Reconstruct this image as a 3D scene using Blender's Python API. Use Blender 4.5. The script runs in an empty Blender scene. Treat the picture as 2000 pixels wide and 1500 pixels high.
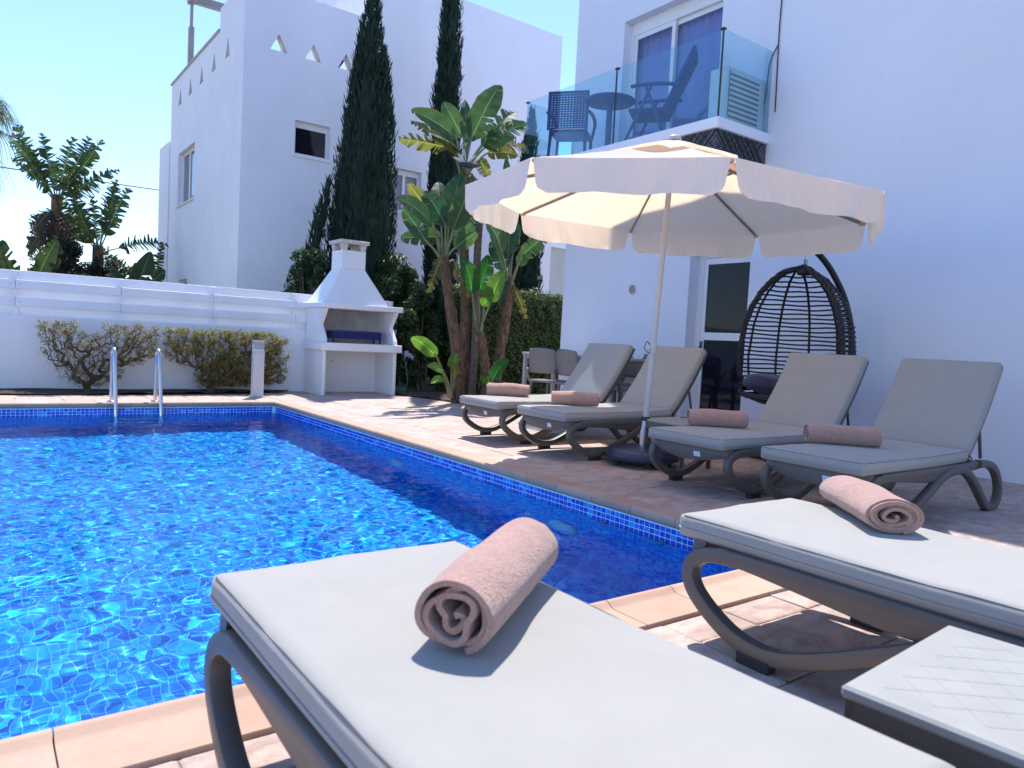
import bpy, bmesh, math, random
import numpy as np
from math import sin, cos, pi, radians, sqrt, atan2
from mathutils import Vector, Matrix, noise
random.seed(7)
R = random.Random(11)
SC = bpy.context.scene
COL = SC.collection

# ------------------------------------------------------------------ camera
def camera_setup():
    yaw, pitch, roll = radians(36.554), radians(-3.316), radians(3.005)
    f = Vector((sin(yaw)*cos(pitch), cos(yaw)*cos(pitch), sin(pitch)))
    r0 = Vector((cos(yaw), -sin(yaw), 0)); u0 = r0.cross(f)
    r = cos(roll)*r0 + sin(roll)*u0; u = -sin(roll)*r0 + cos(roll)*u0
    cam = bpy.data.cameras.new('camera'); co = bpy.data.objects.new('camera', cam); COL.objects.link(co)
    co.matrix_world = Matrix(((r.x, u.x, -f.x, 0), (r.y, u.y, -f.y, 0), (r.z, u.z, -f.z, 1.0), (0, 0, 0, 1)))
    cam.sensor_width = 36; cam.lens = 1427.15/2000*36
    cam.clip_start = 0.02; cam.clip_end = 3000
    cam.dof.use_dof = True; cam.dof.focus_distance = 4.6; cam.dof.aperture_fstop = 5.0
    SC.camera = co
camera_setup()

# ------------------------------------------------------------------ light
SUN = Vector((0.27, 0.42, 1.0)).normalized()          # towards the sun
w = bpy.data.worlds.new('World'); SC.world = w; w.use_nodes = True
nt = w.node_tree; bg = nt.nodes['Background']
sky = nt.nodes.new('ShaderNodeTexSky'); sky.sky_type = 'NISHITA'; sky.sun_disc = False
sky.sun_elevation = math.asin(SUN.z); sky.sun_rotation = atan2(SUN.x, SUN.y)
sky.air_density = 1.0; sky.dust_density = 0.15; sky.ozone_density = 2.0; sky.altitude = 0
tint = nt.nodes.new('ShaderNodeMix'); tint.data_type = 'RGBA'; tint.blend_type = 'MULTIPLY'; tint.inputs[0].default_value = 1.0; tint.inputs[7].default_value = (.88, .97, 1.16, 1)   # cool white balance of the photo, same over the whole sky
nt.links.new(sky.outputs[0], tint.inputs[6]); nt.links.new(tint.outputs[2], bg.inputs[0]); bg.inputs[1].default_value = 0.15
sl = bpy.data.lights.new('sun', 'SUN'); sl.energy = 4.0; sl.angle = radians(0.53); sl.color = (1.0, 0.955, 0.90)
so = bpy.data.objects.new('sun', sl); COL.objects.link(so)
so.rotation_euler = (-SUN).to_track_quat('-Z', 'Y').to_euler(); so.location = (10, 14, 30)
sl.cycles.is_caustics_light = True
SC.view_settings.view_transform = 'Standard'; SC.view_settings.look = 'None'
SC.view_settings.exposure = 0.8; SC.view_settings.gamma = 1.0
SC.view_settings.use_curve_mapping = False
SC.render.engine = 'CYCLES'
cy = SC.cycles
cy.use_denoising = True
try: cy.denoiser = 'OPENIMAGEDENOISE'
except Exception: pass
cy.max_bounces = 10; cy.diffuse_bounces = 4; cy.glossy_bounces = 4; cy.transmission_bounces = 8; cy.transparent_max_bounces = 16
cy.caustics_reflective = False; cy.caustics_refractive = True; cy.blur_glossy = 0.5
cy.sample_clamp_indirect = 6.0

# ------------------------------------------------------------------ materials
MATS = {}
class NB:
    """small node-tree helper"""
    def __init__(s, name):
        s.m = bpy.data.materials.new(name); s.m.use_nodes = True; s.t = s.m.node_tree
        s.b = s.t.nodes['Principled BSDF']; s.out = s.t.nodes['Material Output']
    def n(s, typ, **kw):
        nd = s.t.nodes.new(typ)
        for k, v in kw.items():
            if k.startswith('i_'):
                key = k[2:]; nd.inputs[int(key) if key.isdigit() else key].default_value = v
            else: setattr(nd, k, v)
        return nd
    def l(s, a, b): s.t.links.new(a, b)
    def ramp(s, fac, stops):
        r = s.n('ShaderNodeValToRGB'); e = r.color_ramp.elements
        while len(e) < len(stops): e.new(0.5)
        for el, (p, c) in zip(e, stops): el.position = p; el.color = (*c, 1)
        s.l(fac, r.inputs[0]); return r.outputs[0]
    def noise(s, scale, detail=4, rough=.55, vec=None, dist=0):
        nd = s.n('ShaderNodeTexNoise'); nd.inputs['Scale'].default_value = scale; nd.inputs['Detail'].default_value = detail
        nd.inputs['Roughness'].default_value = rough; nd.inputs['Distortion'].default_value = dist
        if vec is not None: s.l(vec, nd.inputs['Vector'])
        return nd.outputs['Fac']
    def pos(s): return s.n('ShaderNodeNewGeometry').outputs['Position']
    def obj(s): return s.n('ShaderNodeTexCoord').outputs['Object']
    def mapping(s, vec, scale=(1,1,1), rot=(0,0,0)):
        mp = s.n('ShaderNodeMapping'); mp.inputs['Scale'].default_value = scale; mp.inputs['Rotation'].default_value = rot
        s.l(vec, mp.inputs['Vector']); return mp.outputs[0]
    def mix(s, fac, a, b, blend='MIX'):
        m = s.n('ShaderNodeMix', data_type='RGBA', blend_type=blend)
        for sock, v in ((m.inputs[0], fac), (m.inputs[6], a), (m.inputs[7], b)):
            if isinstance(v, (int, float)): sock.default_value = v
            elif isinstance(v, tuple): sock.default_value = (*v[:3], 1)
            else: s.l(v, sock)
        return m.outputs[2]
    def math(s, op, a, b=0.0):
        m = s.n('ShaderNodeMath', operation=op)
        for sock, v in ((m.inputs[0], a), (m.inputs[1], b)):
            if isinstance(v, (int, float)): sock.default_value = v
            else: s.l(v, sock)
        return m.outputs[0]
    def bump(s, h, strength=.3, dist=.01, normal=None):
        b = s.n('ShaderNodeBump'); b.inputs['Strength'].default_value = strength; b.inputs['Distance'].default_value = dist
        s.l(h, b.inputs['Height'])
        if normal is not None: s.l(normal, b.inputs['Normal'])
        return b.outputs[0]
    def col(s, c):
        if isinstance(c, tuple): s.b.inputs['Base Color'].default_value = (*c[:3], 1)
        else: s.l(c, s.b.inputs['Base Color'])
        return s
    def set(s, **kw):
        for k, v in kw.items():
            k = {'rough': 'Roughness', 'metal': 'Metallic', 'spec': 'Specular IOR Level', 'trans': 'Transmission Weight', 'ior': 'IOR', 'alpha': 'Alpha', 'sheen': 'Sheen Weight', 'coat': 'Coat Weight', 'sss': 'Subsurface Weight'}.get(k, k)
            if isinstance(v, (int, float)): s.b.inputs[k].default_value = v
            else: s.l(v, s.b.inputs[k])
        return s
    def nrm(s, v): s.l(v, s.b.inputs['Normal']); return s

def simple(name, c, rough=.5, metal=0., var=.08, scale=6., bump=.0, bscale=80., spec=.5):
    if name in MATS: return MATS[name]
    k = NB(name); p = k.obj()
    n = k.noise(scale, 5, .6, p)
    lo = tuple(max(0, x*(1-var)) for x in c); hi = tuple(min(1, x*(1+var)) for x in c)
    k.col(k.ramp(n, [(.3, lo), (.7, hi)])); k.set(rough=rough, metal=metal, spec=spec)
    if bump: k.nrm(k.bump(k.noise(bscale, 3, .6, p), bump, .004))
    MATS[name] = k.m; return k.m

def mat_plaster(name, c, stain=.10):
    k = NB(name); p = k.pos()
    big = k.noise(.55, 5, .6, p); streak = k.noise(1.0, 5, .65, k.mapping(p, (1.3, 1.3, .6)))
    f = k.mix(.5, big, streak)
    lo = tuple(x*(1-stain) for x in c)
    base = k.ramp(f, [(.30, lo), (.55, c), (.8, tuple(min(1, x*1.02) for x in c))])
    vo = k.n('ShaderNodeTexVoronoi', feature='DISTANCE_TO_EDGE'); vo.inputs['Scale'].default_value = .9; wp = k.n('ShaderNodeVectorMath', operation='ADD'); nz = k.n('ShaderNodeTexNoise'); nz.inputs['Scale'].default_value = 2.2; nz.inputs['Detail'].default_value = 6; k.l(p, nz.inputs['Vector']); k.l(p, wp.inputs[0]); k.l(nz.outputs['Color'], wp.inputs[1]); k.l(wp.outputs[0], vo.inputs['Vector'])
    crack = k.math('MULTIPLY', k.math('LESS_THAN', vo.outputs['Distance'], .004), k.math('GREATER_THAN', k.noise(.7, 2, .5, p), .57))
    k.col(k.mix(k.math('MULTIPLY', crack, .08), base, tuple(x*.45 for x in c)))
    fine = k.noise(55, 4, .65, p); mid = k.noise(2.6, 4, .55, p)
    k.nrm(k.bump(k.math('ADD', fine, k.math('MULTIPLY', mid, 2.0)), .16, .006)); k.set(rough=.85, spec=.25)
    MATS[name] = k.m; return k.m
mat_plaster('white_plaster', (.81, .82, .90), .05)
mat_plaster('neighbour_plaster', (.83, .83, .89), .09)
mat_plaster('wall_plaster', (.84, .84, .87), .09)
mat_plaster('barbecue_plaster', (.86, .86, .88), .12)
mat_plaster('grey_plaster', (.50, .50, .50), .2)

def mat_stone():
    k = NB('paving'); p = k.pos(); oi = k.n('ShaderNodeObjectInfo')
    base = k.ramp(oi.outputs['Random'], [(0, (.50, .375, .325)), (.3, (.60, .47, .40)), (.6, (.57, .425, .375)), (.82, (.53, .42, .355)), (1, (.63, .495, .425))])
    n1 = k.noise(4.2, 8, .66, k.mapping(p, (1.0, 1.7, 1)), 1.4); n2 = k.noise(22, 5, .7, p)
    c = k.mix(k.math('MULTIPLY', k.ramp(n1, [(.40, (0,0,0)), (.62, (1,1,1))]), .78), base, (.35, .235, .195))
    c = k.mix(k.math('MULTIPLY', k.ramp(n2, [(.5, (0,0,0)), (.72, (1,1,1))]), .35), c, (.40, .30, .25))
    k.col(c)
    slate = k.noise(7, 9, .7, k.mapping(p, (1.0, 2.2, 1)), 1.2)
    k.nrm(k.bump(k.math('ADD', slate, k.math('MULTIPLY', n2, .25)), .8, .014)); k.set(rough=.62, spec=.35)
    MATS['paving'] = k.m
mat_stone()
simple('joint', (.27, .205, .17), .9, bump=.4, var=.25)
def mat_coping():
    k = NB('coping'); p = k.pos(); oi = k.n('ShaderNodeObjectInfo')
    base = k.ramp(oi.outputs['Random'], [(0, (.46, .295, .215)), (.5, (.51, .335, .25)), (1, (.41, .25, .175))])
    n = k.noise(130, 3, .7, p); n1 = k.noise(5, 4, .6, p)
    c = k.mix(k.math('MULTIPLY', n, .35), base, (.62, .44, .34)); c = k.mix(k.math('MULTIPLY', k.ramp(n1, [(.45, (0,0,0)), (.75, (1,1,1))]), .4), c, (.33, .20, .15))
    k.col(c); k.nrm(k.bump(n, .25, .003)); k.set(rough=.75, spec=.3); MATS['coping'] = k.m
mat_coping()
simple('soil', (.06, .042, .032), .95, var=.5, scale=14, bump=.9, bscale=30)
simple('earth', (.27, .23, .17), .95, var=.3, scale=.6, bump=.5, bscale=10)

def mat_mosaic():
    """small blue glass mosaic, pitch 27 mm, on whatever axis-aligned face"""
    k = NB('mosaic'); P = k.pos(); g = k.n('ShaderNodeNewGeometry'); sx = k.n('ShaderNodeSeparateXYZ'); k.l(P, sx.inputs[0]); nx = k.n('ShaderNodeSeparateXYZ'); k.l(g.outputs['Normal'], nx.inputs[0])
    ax = k.math('ABSOLUTE', nx.outputs[0]); az = k.math('ABSOLUTE', nx.outputs[2])
    isx = k.math('GREATER_THAN', ax, .6); isz = k.math('GREATER_THAN', az, .6)
    def sel(f, a, b): return k.math('ADD', k.math('MULTIPLY', a, k.math('SUBTRACT', 1, f)), k.math('MULTIPLY', b, f))
    U = sel(isx, sx.outputs[0], sx.outputs[1]); V = sel(isz, sx.outputs[2], sx.outputs[1])
    u = k.math('MULTIPLY', U, 1/.042); v = k.math('MULTIPLY', V, sel(isz, k.math('ADD', 1/.033, 0), k.math('ADD', 1/.042, 0)))
    fu = k.math('FRACT', k.math('ADD', u, 4000)); fv = k.math('FRACT', k.math('ADD', v, 4000))
    gu = k.math('LESS_THAN', fu, .075); gv = k.math('LESS_THAN', fv, .075); grout = k.math('MAXIMUM', gu, gv)
    cell = k.n('ShaderNodeCombineXYZ'); k.l(k.math('FLOOR', u), cell.inputs[0]); k.l(k.math('FLOOR', v), cell.inputs[1]); k.l(isx, cell.inputs[2])
    wn = k.n('ShaderNodeTexWhiteNoise', noise_dimensions='3D'); k.l(cell.outputs[0], wn.inputs[0])
    c = k.ramp(wn.outputs['Value'], [(0, (.0, .10, .64)), (.3, (.0, .18, .78)), (.62, (.0, .27, .84)), (.85, (.0, .42, .88)), (1, (.01, .58, .88))])
    k.col(k.mix(grout, c, (.12, .56, .80))); k.set(rough=.25)
    MATS['mosaic'] = k.m
mat_mosaic()
def mat_tile():
    k = NB('tile_glass'); at = k.n('ShaderNodeAttribute', attribute_name='rnd')
    k.col(k.ramp(at.outputs['Fac'], [(0, (.0, .03, .42)), (.4, (.0, .06, .58)), (.75, (.005, .11, .70)), (.9, (.01, .27, .78)), (1, (.02, .40, .80))])); k.set(rough=.12, spec=.6)
    MATS['tile_glass'] = k.m
mat_tile()
simple('grout', (.74, .84, .90), .8)
def mat_water():
    k = NB('water')
    k.t.nodes.remove(k.b)
    rf = k.n('ShaderNodeBsdfRefraction'); rf.inputs['Color'].default_value = (.90, .98, 1, 1); rf.inputs['IOR'].default_value = 1.333; rf.inputs['Roughness'].default_value = 0
    gl = k.n('ShaderNodeBsdfGlossy'); gl.inputs['Roughness'].default_value = .01
    fr = k.n('ShaderNodeFresnel'); fr.inputs[0].default_value = 1.333; mx = k.n('ShaderNodeMixShader'); k.l(k.math('MULTIPLY', fr.outputs[0], .62), mx.inputs[0]); k.l(rf.outputs[0], mx.inputs[1]); k.l(gl.outputs[0], mx.inputs[2]); k.l(mx.outputs[0], k.out.inputs[0]); MATS['water'] = k.m
mat_water()

# ------------------------------------------------------------------ mesh helpers
class MB:
    def __init__(s): s.v = []; s.f = []; s.sm = []
    def add(s, verts, faces, smooth=False):
        o = len(s.v); s.v.extend(tuple(p) for p in verts); s.f.extend(tuple(i+o for i in f) for f in faces); s.sm.extend([smooth]*len(faces)); return s
    def box(s, c, d, rz=0, bevel=0):
        x, y, z = d[0]/2, d[1]/2, d[2]/2
        if bevel <= 0:
            vs = [(-x,-y,-z),(x,-y,-z),(x,y,-z),(-x,y,-z),(-x,-y,z),(x,-y,z),(x,y,z),(-x,y,z)]
            fs = [(0,3,2,1),(4,5,6,7),(0,1,5,4),(1,2,6,5),(2,3,7,6),(3,0,4,7)]
        else:
            b = min(bevel, x*.49, y*.49, z*.49); vs = []
            for sx in (-1,1):
                for sy in (-1,1):
                    for sz in (-1,1):
                        vs += [(sx*(x-b), sy*(y-b), sz*z), (sx*(x-b), sy*y, sz*(z-b)), (sx*x, sy*(y-b), sz*(z-b))]
            bm = bmesh.new(); [bm.verts.new(q) for q in vs]; bmesh.ops.convex_hull(bm, input=bm.verts)
            bm.verts.index_update(); vs = [tuple(q.co) for q in bm.verts]; bm.verts.ensure_lookup_table(); fs = [tuple(q.index for q in f.verts) for f in bm.faces]; bm.free()
        ca, sa = cos(rz), sin(rz)
        return s.add([(c[0]+p[0]*ca-p[1]*sa, c[1]+p[0]*sa+p[1]*ca, c[2]+p[2]) for p in vs], fs)
    def bx(s, x0, x1, y0, y1, z0, z1, bevel=0):
        return s.box(((x0+x1)/2, (y0+y1)/2, (z0+z1)/2), (abs(x1-x0), abs(y1-y0), abs(z1-z0)), 0, bevel)
    def sweep(s, path, prof, closed=False, up=(0,0,1), cap=True, smooth=True, scales=None, twist=None):
        """path: points; prof: list of (a,b) in the (side, up) frame"""
        n = len(path); P = [Vector(p) for p in path]; k = len(prof); vs = []
        up = Vector(up); prev = None
        for i, p in enumerate(P):
            a = P[(i-1) % n] if (closed or i > 0) else p; b = P[(i+1) % n] if (closed or i < n-1) else p
            t = (b-a).normalized()
            side = t.cross(up)
            if side.length < 1e-4: side = prev if prev is not None else t.cross(Vector((1, 0, 0.01)))
            side.normalize()
            if prev is not None and side.dot(prev) < 0 and up.length > 0 and abs(t.dot(up)) > .9: side = -side
            prev = side; nn = side.cross(t)
            sc = scales[i] if scales is not None else 1
            for (u, v) in prof: vs.append(p + side*(u*sc) + nn*(v*sc))
        fs = []
        m = n if closed else n-1
        for i in range(m):
            j = (i+1) % n
            for q in range(k):
                r = (q+1) % k; fs.append((i*k+q, i*k+r, j*k+r, j*k+q))
        s.add(vs, fs, smooth)
        if cap and not closed:
            s.add([vs[q] for q in range(k)][::-1], [tuple(range(k))]); s.add([vs[(n-1)*k+q] for q in range(k)], [tuple(range(k))])
        return s
    def tube(s, path, r, seg=8, closed=False, cap=True, smooth=True):
        if isinstance(r, (int, float)): rr = None; r0 = r
        else: rr = [x/max(r[0], 1e-9) for x in r]; r0 = r[0]
        P = [Vector(p) for p in path]
        d = (P[-1]-P[0]); up = (0, 0, 1)
        if not closed and d.length > 0 and abs(d.normalized().z) > .85: up = (0.3, 1, 0)
        prof = [(r0*cos(2*pi*i/seg), r0*sin(2*pi*i/seg)) for i in range(seg)]
        return s.sweep(path, prof, closed, up, cap, smooth, rr)
    def cyl(s, c, r, z0, z1, seg=20, r2=None, smooth=True):
        r2 = r if r2 is None else r2
        a = [(c[0]+r*cos(2*pi*i/seg), c[1]+r*sin(2*pi*i/seg), z0) for i in range(seg)]
        b = [(c[0]+r2*cos(2*pi*i/seg), c[1]+r2*sin(2*pi*i/seg), z1) for i in range(seg)]
        s.add(a+b, [(i, (i+1) % seg, seg+(i+1) % seg, seg+i) for i in range(seg)], smooth)
        s.add(a, [tuple(range(seg))[::-1]]); s.add(b, [tuple(range(seg))]); return s
    def lathe(s, c, prof, seg=32, smooth=True):
        k = len(prof); vs = []
        for i in range(seg):
            a = 2*pi*i/seg
            for (r, z) in prof: vs.append((c[0]+r*cos(a), c[1]+r*sin(a), c[2]+z))
        fs = [(i*k+q, ((i+1) % seg)*k+q, ((i+1) % seg)*k+q+1, i*k+q+1) for i in range(seg) for q in range(k-1)]
        return s.add(vs, fs, smooth)
    def quad(s, a, b, c, d): return s.add([a, b, c, d], [(0, 1, 2, 3)])
    def prism(s, poly, axis, t0, t1):
        """poly: 2D points; axis 'x': (y,z), 'y': (x,z), 'z': (x,y)"""
        def mk(p, t): return {'x': (t, p[0], p[1]), 'y': (p[0], t, p[1]), 'z': (p[0], p[1], t)}[axis]
        n = len(poly); vs = [mk(p, t0) for p in poly]+[mk(p, t1) for p in poly]
        s.add(vs, [tuple(range(n))[::-1], tuple(range(n, 2*n))]+[(i, (i+1) % n, n+(i+1) % n, n+i) for i in range(n)]); return s
    def mesh(s, name):
        me = bpy.data.meshes.new(name); me.from_pydata([tuple(p) for p in s.v], [], s.f)
        if any(s.sm): me.polygons.foreach_set('use_smooth', s.sm)
        me.validate(); bm = bmesh.new(); bm.from_mesh(me); bmesh.ops.recalc_face_normals(bm, faces=bm.faces); bm.to_mesh(me); bm.free()
        me.update(); return me
    def build(s, name, m, parent=None, label=None, raw=False):
        me = s.mesh(name) if not raw else s.raw(name)
        return link(name, me, m, parent, label)
    def raw(s, name):
        me = bpy.data.meshes.new(name); me.from_pydata([tuple(p) for p in s.v], [], s.f)
        if any(s.sm): me.polygons.foreach_set('use_smooth', s.sm)
        me.update(); return me
def M(m): return MATS[m] if isinstance(m, str) else m
def link(name, me, m, parent=None, label=None):
    o = bpy.data.objects.new(name, me); COL.objects.link(o)
    if m is not None and not me.materials: me.materials.append(M(m))
    if parent is not None: o.parent = parent
    if label: o['label'] = label
    return o
def tag(o, label=None, cat=None, group=None, kind=None):
    for k, v in (('label', label), ('category', cat), ('group', group), ('kind', kind)):
        if v: o[k] = v
    return o
def thing(name, label, cat, loc=(0,0,0), rz=0, group=None):
    o = bpy.data.objects.new(name, None); COL.objects.link(o); o.location = loc; o.rotation_euler = (0, 0, rz); o.empty_display_size = .1
    return tag(o, label, cat, group)
def copy_tree(o, parent=None):
    c = o.copy(); COL.objects.link(c); c.parent = parent
    for ch in list(o.children): copy_tree(ch, c)
    return c
def cat_rom(pts, n=8, closed=False):
    P = [Vector(p) for p in pts]; out = []; N = len(P)
    rng = range(N if closed else N-1)
    for i in rng:
        if closed: a, b, c, d = P[(i-1) % N], P[i], P[(i+1) % N], P[(i+2) % N]
        else: a, b, c, d = P[max(i-1, 0)], P[i], P[i+1], P[min(i+2, N-1)]
        for j in range(n):
            t = j/n; out.append(.5*((2*b)+(c-a)*t+(2*a-5*b+4*c-d)*t*t+(3*b-a-3*c+d)*t**3))
    if not closed: out.append(P[-1])
    return out
def rrect(w_, h_, r, n=3):
    """rounded rectangle profile"""
    out = []
    for cx, cy_, a0 in ((w_/2-r, h_/2-r, 0), (-w_/2+r, h_/2-r, pi/2), (-w_/2+r, -h_/2+r, pi), (w_/2-r, -h_/2+r, 3*pi/2)):
        for i in range(n+1): a = a0+i*pi/2/n; out.append((cx+r*cos(a), cy_+r*sin(a)))
    return out
# ================================================================== SETTING
PX0, PX1, PY0, PY1 = -2.6, 3.29, 2.005, 9.76        # pool tile faces
WZ = -0.125                                        # water level
def ring(mb, x0, x1, y0, y1, hx0, hx1, hy0, hy1, z):
    for a in ((x0, hx0, y0, y1), (hx1, x1, y0, y1), (hx0, hx1, y0, hy0), (hx0, hx1, hy1, y1)):
        mb.quad((a[0], a[2], z), (a[1], a[2], z), (a[1], a[3], z), (a[0], a[3], z))
mb = MB(); ring(mb, -900, 900, -900, 1500, PX0-.1, PX1+.1, PY0-.1, PY1+.1, -.035)
tag(mb.build('ground', 'earth'), 'bare ground reaching away beyond the plot', kind='structure')
mb = MB(); ring(mb, -6, 14, -4, 11.75, PX0-.05, PX1+.05, PY0-.05, PY1+.05, -.006)
patio = tag(mb.build('patio', 'joint'), 'pinkish stamped stone patio around the pool', kind='structure')

# paving stones: random ashlar, each its own piece
def ashlar(x0, x1, y0, y1, u, rng):
    nx, ny = int(round((x1-x0)/u)), int(round((y1-y0)/u)); ux, uy = (x1-x0)/nx, (y1-y0)/ny; g = [[0]*ny for _ in range(nx)]; out = []
    sizes = [(3,2),(2,3),(4,3),(3,4),(2,2),(4,2),(3,3),(2,4)]
    for j in range(ny):
        for i in range(nx):
            if g[i][j]: continue
            opts = sizes[:]; rng.shuffle(opts); opts += [(2,1),(1,2),(1,1)]
            for (a, b) in opts:
                if i+a > nx or j+b > ny: continue
                if any(g[i+p][j+q] for p in range(a) for q in range(b)): continue
                for p in range(a):
                    for q in range(b): g[i+p][j+q] = 1
                out.append((x0+i*ux, x0+(i+a)*ux, y0+j*uy, y0+(j+b)*uy)); break
    return out
def stone(mb, x0, x1, y0, y1, rng):
    gp = .0025; x0 += gp; x1 -= gp; y0 += gp; y1 -= gp
    jit = lambda: rng.uniform(-.003, .003)
    c = [(x0+jit(), y0+jit()), (x1+jit(), y0+jit()), (x1+jit(), y1+jit()), (x0+jit(), y1+jit())]
    # eight-sided outline with slightly wavy sides
    out = []
    for i in range(4):
        a, b = c[i], c[(i+1) % 4]
        for t in (.03, .36, .68, .97):
            out.append((a[0]+(b[0]-a[0])*t+(jit()*.8 if .1 < t < .9 else 0), a[1]+(b[1]-a[1])*t+(jit()*.8 if .1 < t < .9 else 0)))
    cx, cy_ = (x0+x1)/2, (y0+y1)/2; n = len(out); h = rng.uniform(-.002, .002)
    low = [(p[0], p[1], -.0058) for p in out]; mid = [(p[0], p[1], -.003+h) for p in out]
    top = [(p[0]+(cx-p[0])*.02/max(.1, abs(cx-p[0])+.001)*.35, p[1]+(cy_-p[1])*.02/max(.1, abs(cy_-p[1])+.001)*.35, h) for p in out]
    f = [(i, (i+1) % n, n+(i+1) % n, n+i) for i in range(n)]+[(n+i, n+(i+1) % n, 2*n+(i+1) % n, 2*n+i) for i in range(n)]+[tuple(range(2*n, 3*n))]
    mb.add(low+mid+top, f)
rs = random.Random(5); slabs = []
for area in ((3.512, 7.30, -1.2, 11.72), (-.6, 3.512, .2, 1.744), (-.4, 3.512, 9.982, 11.05)):
    for (a, b, c, d) in ashlar(*area, .166, rs):
        if a > 5.9 and c > 9.5: continue
        if b > 5.0 and d < .9: continue
        slabs.append((a, b, c, d))
slabs.sort(key=lambda q: (q[1]-q[0])*(q[3]-q[2])/((q[0]+q[1])**2+(q[2]+q[3])**2)**1.5, reverse=True)
for q in slabs[:300]: m_ = MB(); stone(m_, *q, rs); m_.build('paving_stone', 'paving', patio, raw=True)
m_ = MB()
for q in slabs[300:]: stone(m_, *q, rs)                                           # the paving that runs on beyond, towards the dining corner
for (a, b, c, d) in ashlar(7.30, 11.2, 8.75, 11.6, .166, rs): stone(m_, a, b, c, d, rs)
for (a, b, c, d) in ashlar(5.0, 7.3, -3.6, -1.2, .166, rs): stone(m_, a, b, c, d, rs)
tag(m_.build('far_paving', 'paving', patio, raw=True), kind='stuff')

# pool basin
mb = MB(); FZ = -1.25
mb.quad((PX0, PY0, FZ), (PX1, PY0, FZ), (PX1, PY1, FZ), (PX0, PY1, FZ))
mb.quad((PX1, PY0, FZ), (PX1, PY1, FZ), (PX1, PY1, -.03), (PX1, PY0, -.03)); mb.quad((PX0, PY0, FZ), (PX0, PY1, FZ), (PX0, PY1, -.03), (PX0, PY0, -.03))
mb.quad((PX0, PY1, FZ), (PX1, PY1, FZ), (PX1, PY1, -.03), (PX0, PY1, -.03)); mb.quad((PX0, PY0, FZ), (PX1, PY0, FZ), (PX1, PY0, -.03), (PX0, PY0, -.03))
pool = tag(mb.build('swimming_pool', 'mosaic'), 'rectangular swimming pool lined with blue mosaic', kind='structure')
pool.cycles.is_caustics_receiver = True
# grout band and real waterline tiles
mb = MB(); mb.bx(PX1-.003, PX1+.02, PY0, PY1, -.175, -.031); mb.bx(PX0, PX1-.003, PY1-.003, PY1+.02, -.175, -.031); mb.bx(PX0, PX1, PY0-.02, PY0+.003, -.175, -.031)
g_ = mb.build('grout_band', 'grout', pool); g_.cycles.is_caustics_receiver = True
pit = .042; tl = .0368; pv_ = .033; tv = .0282; vs = []; fs = []; rnd = []
def tile(p, du, dv, nrm, val):
    o = len(vs); e = .0016; a = [Vector(p)+Vector(du)*i+Vector(dv)*j for i, j in ((0,0),(1,0),(1,1),(0,1))]
    c = sum(a, Vector())/4; nn = Vector(nrm)
    vs.extend([tuple(q) for q in a]+[tuple(q+nn*.0028+(c-q).normalized()*e) for q in a])
    fs.extend([(o+4, o+5, o+6, o+7)]+[(o+i, o+(i+1) % 4, o+4+(i+1) % 4, o+4+i) for i in range(4)]); rnd.extend([val]*8)
rt = random.Random(3)
for r in range(4):
    z = -.036-(r+1)*pv_
    y = PY0+.002
    while y < PY1-pit: tile((PX1-.0031, y, z), (0, tl, 0), (0, 0, tv), (-1, 0, 0), rt.random()); y += pit
    x = -1.2
    while x < PX1-pit: tile((x, PY1-.0031, z), (tl, 0, 0), (0, 0, tv), (0, -1, 0), rt.random()); x += pit
me = bpy.data.meshes.new('waterline_tiles'); me.from_pydata(vs, [], fs)
at = me.attributes.new('rnd', 'FLOAT', 'POINT'); at.data.foreach_set('value', rnd); me.update()
wt = tag(link('waterline_tiles', me, 'tile_glass', pool), kind='stuff'); wt.cycles.is_caustics_receiver = True
# coping tiles
prof = [(0, -.028), (0, .004), (.006, .010), (.235, .010), (.262, .014), (.285, .027), (.305, .031), (.322, .026), (.333, .012), (.334, -.006), (.326, -.022), (.305, -.030), (.20, -.030)]
prof = [(u*.72, z) for u, z in prof]
def coping(p0, p1, out, mit0=0, mit1=0):
    """tile from p0 to p1 along the edge (outer line), 'out' = direction towards the pool"""
    d = Vector(p1)-Vector(p0); L = d.length; d.normalize(); o = Vector(out); k = len(prof); g = .002
    m = MB(); va = [Vector(p0)+d*(g+mit0*u)+o*u+Vector((0, 0, z)) for u, z in prof]; vb = [Vector(p1)-d*(g+mit1*u)+o*u+Vector((0, 0, z)) for u, z in prof]
    m.add(va+vb, [(i, (i+1) % k, k+(i+1) % k, k+i) for i in range(k)], True); m.add(va, [tuple(range(k))]); m.add(vb, [tuple(range(k))[::-1]])
    ob = m.build('coping_tile', 'coping', pool); ob.data.set_sharp_from_angle(angle=radians(50)); return ob
OX, OYn, OYf = PX1+.217, 1.748, PY1+.217
js = [OYn]+[2.41+.355*i for i in range(60) if 2.41+.355*i < OYf-.25]+[OYf]
for i in range(len(js)-1): coping((OX, js[i], 0), (OX, js[i+1], 0), (-1, 0, 0), 1 if i == 0 else 0, 1 if i == len(js)-2 else 0)
jx = [-2.36+.36*i for i in range(60) if -2.36+.36*i < OX-.6]+[2.90, OX]
jx = sorted(set([round(q, 3) for q in jx if q < 2.62 or q in (2.90, OX)]))
for i in range(len(jx)-1): coping((jx[i], OYn, 0), (jx[i+1], OYn, 0), (0, 1, 0), 0, 1 if i == len(jx)-2 else 0)
jx = [-2.365+.355*i for i in range(60) if -2.365+.355*i < OX-.25]+[OX]
for i in range(len(jx)-1): coping((jx[i], OYf, 0), (jx[i+1], OYf, 0), (0, -1, 0), 0, 1 if i == len(jx)-2 else 0)
OL = PX0-.217; jl = [OYn+(OYf-OYn)*i/23 for i in range(24)]
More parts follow.
